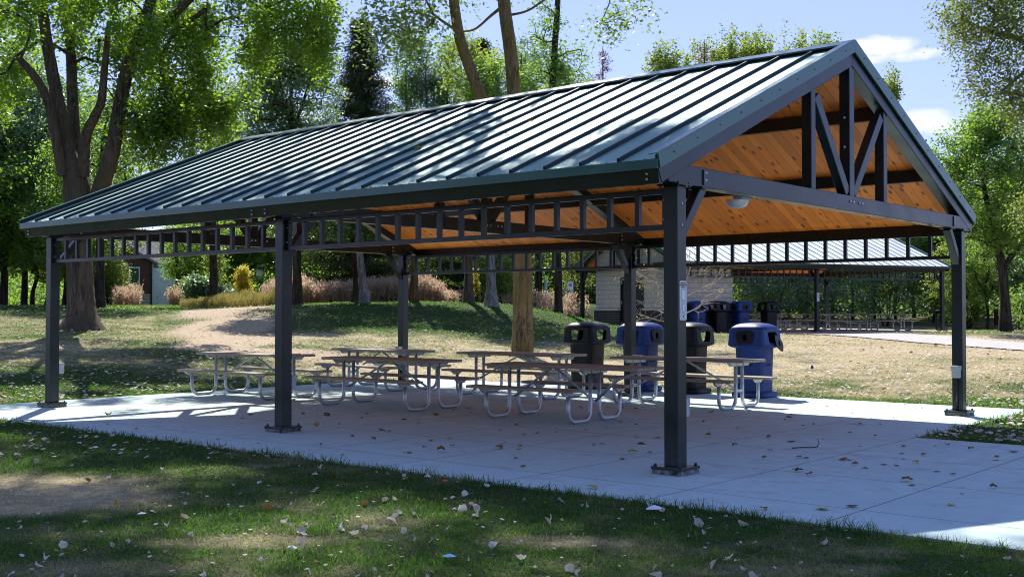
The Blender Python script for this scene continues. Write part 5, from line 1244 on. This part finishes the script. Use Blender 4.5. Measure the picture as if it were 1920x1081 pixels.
# bare sapling before the building
rng = np.random.RandomState(8); D = 33.; g = base(1272, D); P0, P1, R0, R1, tipsL = [], [], [], [], []
def tw(p, d, L, r, dep):
    n = 4
    for i in range(n):
        q = p + d * L / n; P0.append(p); P1.append(q); R0.append(r); R1.append(r * .85); r *= .85; p = q; d = d + rng.normal(size=3) * .16; d[2] += .04; d /= np.linalg.norm(d)
        if dep > 0 and i > 0:
            for _ in range(2):
                e = d + rng.normal(size=3) * .6; e[2] += .1; e /= np.linalg.norm(e); tw(p, e, L * .5, r * .55, dep - 1)
    tipsL.append(p)
for z, dx in ((.75, -1), (.9, -.8), (1.2, -1.1), (1.5, -1), (1.75, -1.), (1.0, 1), (1.5, 1.1), (1.9, .9), (2.1, -.7)):
    d = np.array([dx, rng.normal() * .4, .25]); d /= np.linalg.norm(d); tw(np.array([0, 0, z]), d, 1.15, .018, 2)
root = empty('bare_sapling', g, 0, 'nearly bare pale twigged sapling half hidden behind the nearest post', 'sapling')
V1, F1 = tubes_np(np.array(P0), np.array(P1), np.array(R0) + .002, np.array(R1) + .002, 4); V2, F2, _ = sweep_np(straight((0, 0, -.1), (0, 0, 2.5), .04, .015, rng, .02), 6, .02)
V, F = joinVF([(V1, F1), (V2, F2)]); npmesh('branches', V, F, M['twig_pale'], root)
tl = np.array(tipsL); tl = tl[rng.rand(len(tl)) < .35]; V, F = leaves_np(tl, rng, 2, .05, .05); npmesh('buds', V, F, M['lf_yellow'], root)

# stuff: reeds, meadow grass, the far wood
def stalks(name, n, pxr, Dr, hfun, mat, seed, w=.02, plume=7, ps=.09, excl=None):
    rng = np.random.RandomState(seed); px = pxr[0] + (pxr[1] - pxr[0]) * rng.rand(n); D = Dr[0] + (Dr[1] - Dr[0]) * rng.rand(n)
    if excl is not None: k = ~excl(px, D); px, D = px[k], D[k]
    n = len(px); x = (px - 960) / FPX * D; z = terrain(x, D); h = hfun(px, D) * (.7 + .45 * rng.rand(n)); P = np.stack([x, D, z - .05], 1)
    lean = rng.normal(size=(n, 3)) * .10; lean[:, 2] = 1; T = P + lean * h[:, None]; th = rng.rand(n) * 6.28; u = np.stack([np.cos(th), np.sin(th), 0 * th], 1) * w
    V = np.stack([P - u, P + u, T + u * .4, T - u * .4], 1).reshape(-1, 3); F = np.arange(n * 4).reshape(n, 4)
    t = .35 + .65 * rng.rand(n, plume, 1); C = (P[:, None] + (T - P)[:, None] * t + rng.normal(size=(n, plume, 3)) * .05).reshape(-1, 3)
    V2, F2 = leaves_np(C, rng, 1, .03, ps, .22, (1, 1, 1), 0., -2.2); V, F = joinVF([(V, F), (V2, F2)]); return tag(npmesh(name, V, F, mat), kind='stuff')
def hre(px, D):
    return 1.1 * np.clip(.55 + .75 * fbm(px * .03, D * .3), .4, 1.4) * np.where(px > 830, .5, 1) * np.where((px > 470) & (px < 510), .8, 1)
stalks('dry_reeds', 11000, (496, 850), (53, 60), hre, M['reed'], 301, .012, 7, .20, excl=lambda a, b: fbm(a * .045 + 3, b * .5) < .40)
stalks('dry_reeds', 1500, (845, 1100), (54, 60), hre, M['reed'], 302, .012, 7, .20, excl=lambda a, b: fbm(a * .06 + 30, b * .5) < .5)
stalks('dry_reeds', 700, (215, 262), (58, 62), lambda a, b: 1.3 * fbm(a * .1, b) + .1, M['reed'], 303, .012, 7, .18)
stalks('dry_reeds', 350, (318, 340), (58, 62), lambda a, b: 1.1 * fbm(a * .1, b) + .1, M['reed'], 304, .012, 7, .18)
stalks('meadow_plants', 8000, (340, 520), (52, 58), lambda a, b: np.clip(.28 + (a - 340) / 180 * .45, .2, .8) * (.35 + 1.2 * fbm(a * .08, b * .8)), M['drygrass'], 305, .012, 5, .08)
rng = np.random.RandomState(306); n = 1500; th = rng.uniform(-.62, .62, n); D = rng.uniform(92, 128, n); px = 960 + np.tan(th) * FPX
hh = 4 + 6.5 * fbm(px * .012, D * .02); zc = 1 + (hh * rng.rand(n) ** .7); C = np.stack([np.tan(th) * D, D, zc], 1); C = C[~((px > 195) & (px < 345))]
V, F = leaves_np(C, rng, 95, 1.3, .42, .7); tag(npmesh('distant_woodland', V, F, M['lf_green']), kind='stuff')
rng = np.random.RandomState(307); n = 1500; th = rng.uniform(-.62, .62, n); D = rng.uniform(68, 92, n); px = 960 + np.tan(th) * FPX
zc = .1 + 2.6 * rng.rand(n); C = np.stack([np.tan(th) * D, D, zc + 1.0], 1); C = C[~(((px > 195) & (px < 372)) | ((px > 1190) & (px < 1290)))]
rt_ = ((C[:, 0] / C[:, 1]) > .16) & (rng.rand(len(C)) < .5)
V, F = leaves_np(C[~rt_], rng, 110, .8, .20, .7); tag(npmesh('undergrowth', V, F, M['lf_green']), kind='stuff')
V, F = leaves_np(C[rt_], rng, 170, .8, .17, .7); tag(npmesh('undergrowth', V, F, M['lf_dark']), kind='stuff')

# ---------------------------------------------------------------- lawn
grass_field('lawn_grass', 330000, 5.4, 20., 401)
grass_field('lawn_grass', 330000, 18., 58., 402)
# ---------------------------------------------------------------- fallen leaves and litter
def leafmesh(seed, curl, lobed=True):
    rng = np.random.RandomState(seed); n = 18; vs = [(0, 0, 0)]
    def zf(x, y): return curl * ((x * 1.0) ** 2 * 1.1 + (y - .1) ** 2 * .7 * (1 if seed % 2 else -.6)) + .10 * math.sin(5 * x + seed) * curl + .06 * abs(x)
    prof = []
    for i in range(n):
        t = 2 * math.pi * i / n; r = .5 * (1 + (.22 * abs(math.sin(2.5 * (t - math.pi / 2))) - .12 if lobed else .06 * math.cos(t - math.pi / 2))) * (1 + .10 * rng.normal() * .6); x, y = r * math.cos(t) * .82, r * math.sin(t); prof.append((x, y))
    for k in (.5, 1.): vs += [(x * k, y * k, zf(x * k, y * k)) for x, y in prof]
    fs = [(0, 1 + i, 1 + (i + 1) % n) for i in range(n)] + [(1 + i, 1 + n + i, 1 + n + (i + 1) % n, 1 + (i + 1) % n) for i in range(n)]
    b = len(vs); vs += [(-.012, -.45, zf(0, -.45)), (.012, -.45, zf(0, -.45)), (.01, -.85, zf(0, -.85) + .05), (-.01, -.85, zf(0, -.85) + .05)]; fs.append((b, b + 1, b + 2, b + 3))
    mz = min(v[2] for v in vs); return [(x, y, z - mz) for x, y, z in vs], fs
LM = {}; LF = {}
for mk in ('fl_pale', 'fl_brown', 'fl_yellow'):
    LM[mk] = []; LF[mk] = []
    for s in range(6):
        v, f = leafmesh(s + 20, (.25, .5, .7, .35, .85, .6)[s], s % 3 != 2); me = bpy.data.meshes.new('fallen_leaf'); me.from_pydata(v, [], f); me.materials.append(M[mk]); me.update(); LF[mk].append(me)
        v, f = leafmesh(s, (.7, 1.3, 1.8, .9, 2.1, 1.5)[s], s % 3 != 2); me = bpy.data.meshes.new('fallen_leaf'); me.from_pydata(v, [], f); me.materials.append(M[mk]); me.update(); LM[mk].append(me)
rl = random.Random(9)
def fallen(x, y, z, size, mk, label, group, tilt=.25):
    o = bpy.data.objects.new('fallen_leaf', rl.choice((LM if tilt > .3 else LF)[mk])); COL.objects.link(o); o.location = (x, y, z); o.rotation_euler = (rl.gauss(0, tilt), rl.gauss(0, tilt), rl.random() * 6.28); o.scale = (size, size, size * rl.uniform(.7, 1.2)); return tag(o, label, 'leaf', group)
S8 = [(145, 250, 2), (110, 302, 1), (130, 372, 1), (278, 330, 1), (265, 424, 1), (437, 380, 1), (443, 445, 1), (412, 479, 1), (540, 277, 2), (515, 293, 0), (545, 262, 1), (550, 400, 2), (610, 318, 1), (663, 315, 0), (715, 386, 0), (848, 355, 1), (898, 310, 1), (900, 423, 0), (975, 368, 0), (1000, 315, 0), (590, 482, 1), (627, 482, 1),
      (815, 493, 2), (845, 492, 1), (873, 517, 1), (925, 533, 1), (1018, 516, 1), (1085, 521, 1), (1110, 460, 1), (1120, 424, 1), (1120, 489, 0), (1180, 509, 4), (1225, 470, 1), (1280, 423, 0), (1342, 423, 1), (1463, 441, 1), (1590, 476, 1), (1588, 494, 4), (1678, 453, 2), (1290, 551, 1), (1370, 565, 1), (1137, 600, 2), (1160, 621, 1), (570, 551, 1), (595, 551, 1),
      (643, 569, 1), (1360, 722, 4), (707, 743, 5), (858, 730, 2), (408, 745, 1), (1575, 636, 1), (1417, 663, 0), (1392, 275, 4), (730, 225, 4), (890, 246, 3), (1190, 232, 3), (1133, 215, 1), (785, 220, 4), (955, 282, 0), (1074, 286, 3), (860, 255, 3), (1210, 230, 3)]
S7 = [(470, 237, 0), (550, 272, 5), (545, 312, 1), (690, 335, 1), (1075, 254, 4), (1160, 246, 1), (1228, 282, 1), (1270, 265, 2), (1308, 409, 0), (1105, 392, 0), (1540, 262, 1), (1603, 318, 5), (1605, 246, 0), (1658, 268, 2), (1630, 417, 0), (850, 190, 0), (795, 194, 0), (930, 325, 0)]
S5 = [(80, 101, 1), (148, 85, 0), (200, 108, 2), (146, 158, 1), (263, 151, 0), (380, 117, 1), (405, 101, 0), (480, 182, 2), (520, 187, 1), (330, 213, 1), (437, 228, 1), (598, 127, 2), (672, 146, 1), (762, 104, 2), (848, 80, 1), (940, 90, 4), (925, 72, 1), (735, 237, 1), (830, 225, 4), (697, 266, 1), (788, 293, 2), (845, 268, 1), (625, 300, 1),
      (595, 295, 0), (278, 308, 1), (908, 295, 0), (1083, 277, 2), (1190, 265, 1), (1190, 280, 4), (1172, 327, 1), (1210, 369, 1), (1113, 244, 0), (1095, 182, 1), (1175, 156, 1), (1283, 198, 1), (1215, 211, 0), (1383, 193, 4), (1380, 175, 0), (1535, 183, 4), (1505, 70, 1), (1710, 141, 1), (1610, 130, 1), (1790, 156, 1), (1797, 219, 4), (1900, 220, 2), (1818, 252, 2),
      (1615, 260, 1), (1573, 262, 0), (1775, 300, 5), (1860, 297, 1), (1720, 331, 1), (1565, 482, 5), (1715, 70, 1), (1790, 75, 1), (1190, 102, 4), (1412, 84, 0), (1642, 170, 0)]
cnt = 0
for L_, ox, oy, k in ((S8, 1280, 680, 2.703), (S7, 0, 680, 2.703), (S5, 540, 740, 2.743)):
    for (u, v, t) in L_:
        x, y = gf(ox + u / k, oy + v / k); mk = 'fl_yellow' if t >= 4 else ('fl_pale' if t == 3 else 'fl_brown'); sz = {0: .04, 1: .062, 2: .095, 3: .06, 4: .065, 5: .10}[t]
        lb, gr = {'fl_yellow': ('yellow fallen leaf lying on the concrete slab', 'yellow leaves on the slab'), 'fl_pale': ('pale fallen leaf lying on the sunlit concrete', 'pale leaves on the slab'), 'fl_brown': ('curled brown fallen leaf lying on the concrete slab', 'brown leaves on the slab')}[mk]
        fallen(x, y, .004, sz, mk, lb, gr, .09); cnt += 1
# pale leaves on the near lawn, the largest ones as single things
k = 0; placed = []
while k < 296 - cnt:
    D = 6.0 * (11.5 / 6.0) ** (rl.random() ** .9); x = D * rl.uniform(-.47, .47); y = D
    if bool(on_slab(np.array([x]), np.array([y]), -.02)[0]): continue
    px_ = 960 + x / y * FPX; dens = .5 + .5 * float(vnoise(x * 1.1, y * 1.1)) + (.35 if px_ > 1150 else 0) + (.25 if 560 < px_ < 1150 else 0)
    if rl.random() > dens * .8: continue
    if any((x - a) ** 2 + (y - b) ** 2 < .003 for a, b in placed): continue
    placed.append((x, y)); mk = 'fl_yellow' if rl.random() < .02 else ('fl_brown' if rl.random() < .07 else 'fl_pale')
    lb, gr = {'fl_yellow': ('yellow leaf caught in the foreground grass', 'yellow leaves in the foreground grass'), 'fl_pale': ('pale dry leaf resting in the shaded foreground grass', 'pale leaves in the foreground grass'), 'fl_brown': ('brown dry leaf resting in the foreground grass', 'brown leaves in the foreground grass')}[mk]
    fallen(x, y, tz(x, y) + .012 + .012 * rl.random(), rl.choice([.026, .03, .034, .04, .046, .054, .064, .074]), mk, lb, gr, .6); k += 1
# the countless small ones further off and between
def litter(name, n, D0, D1, seed, size, zoff, tmin=-.5, tmax=.55):
    rng = np.random.RandomState(seed); D = D0 * (D1 / D0) ** rng.rand(n); t = rng.uniform(tmin, tmax, n); x = D * t; y = D
    k = ~on_slab(x, y, -.05) & ~on_path(x, y) & (rng.rand(n) < .25 + 1.1 * vnoise(x * .5 + 5, y * .5)); 
    sh = (y > 35) & (x < 6) & (x > -14); k &= ~(sh & (rng.rand(n) < .6)); k &= ~((y < 17) & (x < 3) & (rng.rand(n) < .6)); x, y = x[k], y[k]; m = len(x)
    z = terrain(x, y) + zoff; th = rng.rand(m) * 6.28; s = size * (.5 + .8 * rng.rand(m)) * (1 + .012 * y); c, q = np.cos(th), np.sin(th); tl = rng.normal(size=(m, 2)) * .22
    V = []
    for (a, b_) in ((-.5, -.1), (-.1, -.5), (.5, -.2), (.35, .4), (-.3, .45)):
        X = (a * c - b_ * q) * s; Y = (a * q + b_ * c) * s; V.append(np.stack([x + X, y + Y, z + (a * tl[:, 0] + b_ * tl[:, 1]) * s + .3 * s * (a * a + b_ * b_)], 1))
    V = np.stack(V, 1).reshape(-1, 3); i = np.arange(m * 5).reshape(m, 5); return V, [i]
V, F = litter('a', 21000, 11.5, 52, 501, .05, .04); tag(npmesh('leaf_litter', V, F, M['fl_pale']), kind='stuff')
V, F = litter('b', 1100, 12, 50, 502, .07, .04); tag(npmesh('leaf_litter', V, F, M['fl_brown']), kind='stuff')
V, F = litter('c', 260, 12, 45, 503, .05, .04); tag(npmesh('leaf_litter', V, F, M['fl_yellow']), kind='stuff')
V, F = litter('d', 1500, 5.8, 13, 504, .026, .022); tag(npmesh('leaf_litter', V, F, M['fl_pale']), kind='stuff')
# leaves on the roof (front slope plane)
def roofpt(px, py):
    p = pix(px, py, 10); d = (p - Vector((0, 0, CAMZ))); o = Vector((0, 0, CAMZ)); up = Vector((0, 0, 1)); bx_ = Vector((math.cos(SH_R), math.sin(SH_R), 0)); nrm = (up - bx_ * SLOPE)
    q = SH_O + bx_ * (-.438) + up * 2.885; return o + d * ((q - o).dot(nrm) / d.dot(nrm))
for px, py, lb in ((783, 277, 'largest yellow leaf lying on the metal roof, left of centre'), (950, 250, 'yellow leaf on the roof left of the pair near the middle'), (997, 228, 'yellow leaf on the roof right of the pair near the middle'), (1131, 191, 'small yellow leaf high on the roof'), (603, 267, 'small brown leaf near the ridge at the left part of the roof')):
    p = roofpt(px, py); o = fallen(p.x, p.y, p.z, .12 if px == 783 else .08, 'fl_yellow', lb, None, .1)
def blob(name, x, y, z, s, mat, label, cat, asp=.5):
    rng = np.random.RandomState(int(abs(x * 100))); b = MB(); n = 9; vs = [(0, 0, .25)] + [(math.cos(6.283 * i / n) * (.5 + .15 * rng.rand()), math.sin(6.283 * i / n) * asp * (.8 + .5 * rng.rand()), .12 * rng.rand()) for i in range(n)]
    b.add([(x_ * s, y_ * s, z_ * s) for x_, y_, z_ in vs], [(0, 1 + i, 1 + (i + 1) % n) for i in range(n)]); o = b.build(name, mat); o.location = (x, y, z); o.rotation_euler = (0, 0, rng.rand() * 6); return tag(o, label, cat)
for nm, px, py, s, mt, lb, ct in (('paper_scrap', 1226, 960, .13, 'paper', 'crumpled white paper scrap in the grass by the slab edge', 'litter'), ('plastic_wrapper', 843, 1052, .085, 'cyan', 'narrow pale blue wrapper in the foreground grass', 'litter'),
                                  ('plastic_scrap', 835, 906, .05, 'orange', 'tiny orange scrap in the grass near the slab edge', 'litter'), ('paper_scrap', 265, 968, .06, 'paper', 'small bluish white paper bit in the left foreground grass', 'litter'), ('plastic_wrapper', 548, 1035, .07, 'paper', 'thin white wrapper strip in the lit foreground grass', 'litter')):
    x, y = gf(px, py); blob(nm, x, y, tz(x, y) + .04, s, M[mt], lb, ct, .25 if 'wrapper' in nm else .5)
x, y = gf(1520, 840); b = MB(); b.tube([(-.21, -.02, .008), (-.1, 0, .012), (0, .0, .010), (.08, .03, .014), (.12, .10, .05), (.115, .16, .09)], [.006, .006, .005, .005, .004, .003], 6); b.tube([(0, 0, .01), (.03, -.05, .02)], .003, 5)
o = b.build('fallen_twig', M['bark_dark'], smooth=True); o.location = (x, y, 0); tag(o, 'thin crooked twig lying on the concrete slab', 'twig')
p = gp(1522, 25.5); b = MB(); b.lathe_sq([(.03, 0, 2), (.035, .05, 2), (.02, .09, 2), (.012, .1, 2)], 10); o = b.build('bottle_cap', M['blue']); o.location = p + Vector((0, 0, .02)); tag(o, 'small blue plastic thing lying in the dry grass behind the slab', 'litter')

# ---------------------------------------------------------------- light, sky, camera
W = bpy.data.worlds.new('World'); SC.world = W; W.use_nodes = True; nt = W.node_tree; nt.nodes.clear(); n = N(nt)
sky = n('ShaderNodeTexSky'); sky.sky_type = 'NISHITA'; sky.sun_disc = False; sky.sun_elevation = SUN_EL; sky.sun_rotation = math.atan2(SUN_AZ.x, SUN_AZ.y); sky.air_density = 1.0; sky.dust_density = .1; sky.ozone_density = 2.5
gm = n('ShaderNodeGamma'); gm.inputs[1].default_value = .62; nt.links.new(sky.outputs[0], gm.inputs[0])
skyc = n.mix(1., gm.outputs[0], (.90, .90, 1.36), 'MULTIPLY')
tc = n('ShaderNodeTexCoord').outputs['Generated']
def clouds():
    tot = None
    for (px, py, rx, rz, amp) in ((1640, 88, .030, .0085, 1.0), (1625, 112, .020, .006, .8), (1715, 104, .030, .006, .55), (1735, 225, .034, .011, .9), (1700, 238, .02, .008, .7), (1800, 250, .03, .009, .5), (575, 215, .045, .014, .6), (440, 155, .012, .006, .7), (712, 150, .02, .01, .7), (330, 270, .03, .01, .4)):
        d = (pix(px, py, 10) - Vector((0, 0, CAMZ))).normalized()
        s = n('ShaderNodeSeparateXYZ'); nt.links.new(tc, s.inputs[0])
        a = n.math('DIVIDE', n.math('SUBTRACT', s.outputs[0], d.x), rx); b = n.math('DIVIDE', n.math('SUBTRACT', s.outputs[2], d.z), rz)
        r = n.math('ADD', n.math('MULTIPLY', a, a), n.math('MULTIPLY', b, b)); v = n.math('MULTIPLY', n.mr(r, 0, 1.6, 1., 0.), amp)
        v = n.math('MULTIPLY', v, n.math('GREATER_THAN', s.outputs[1], 0.0)); tot = v if tot is None else n.math('MAXIMUM', tot, v)
    nz = n.noise(34., 7, n.mapping(tc, (1, 1, 2.2)), .62)
    return n.mr(n.math('ADD', tot, n.math('MULTIPLY', n.math('SUBTRACT', nz, .5), 1.5)), .32, .85, 0., 1.)
cm = clouds()
mx = n.mix(n.math('MULTIPLY', cm, .9), skyc, (4.0, 3.95, 4.1)); CLOUDMIX = mx
bg_ = n('ShaderNodeBackground'); bg_.inputs[1].default_value = SKY_STRENGTH; nt.links.new(mx, bg_.inputs[0])
wo = n('ShaderNodeOutputWorld'); nt.links.new(bg_.outputs[0], wo.inputs[0])
sl = bpy.data.lights.new('sun', 'SUN'); sl.energy = SUN_STRENGTH; sl.angle = rad(.53); sl.color = (1., .945, .86); so = bpy.data.objects.new('sun', sl); COL.objects.link(so)
so.rotation_euler = SUN_DIR.to_track_quat('Z', 'Y').to_euler(); so.location = (-10, 40, 40)
cam = bpy.data.cameras.new('camera'); cam.sensor_width = 36.; cam.lens = FPX / 1920 * 36; cam.clip_end = 2000; cam.clip_start = .1; co = bpy.data.objects.new('camera', cam); COL.objects.link(co)
co.location = (0, 0, CAMZ); co.rotation_euler = (rad(90) + PITCH, 0, 0); SC.camera = co
vs_ = SC.view_settings; vs_.view_transform = 'Standard'; vs_.look = 'None'; vs_.gamma = 1; vs_.use_curve_mapping = False; vs_.exposure = EXPOSURE
SC.render.resolution_x = 1024; SC.render.resolution_y = 576
SC.cycles.max_bounces = 10; SC.cycles.diffuse_bounces = 5; SC.cycles.glossy_bounces = 3; SC.cycles.transmission_bounces = 5; SC.cycles.sample_clamp_indirect = 8
SC.cycles.use_denoising = True; SC.cycles.filter_width = 1.05
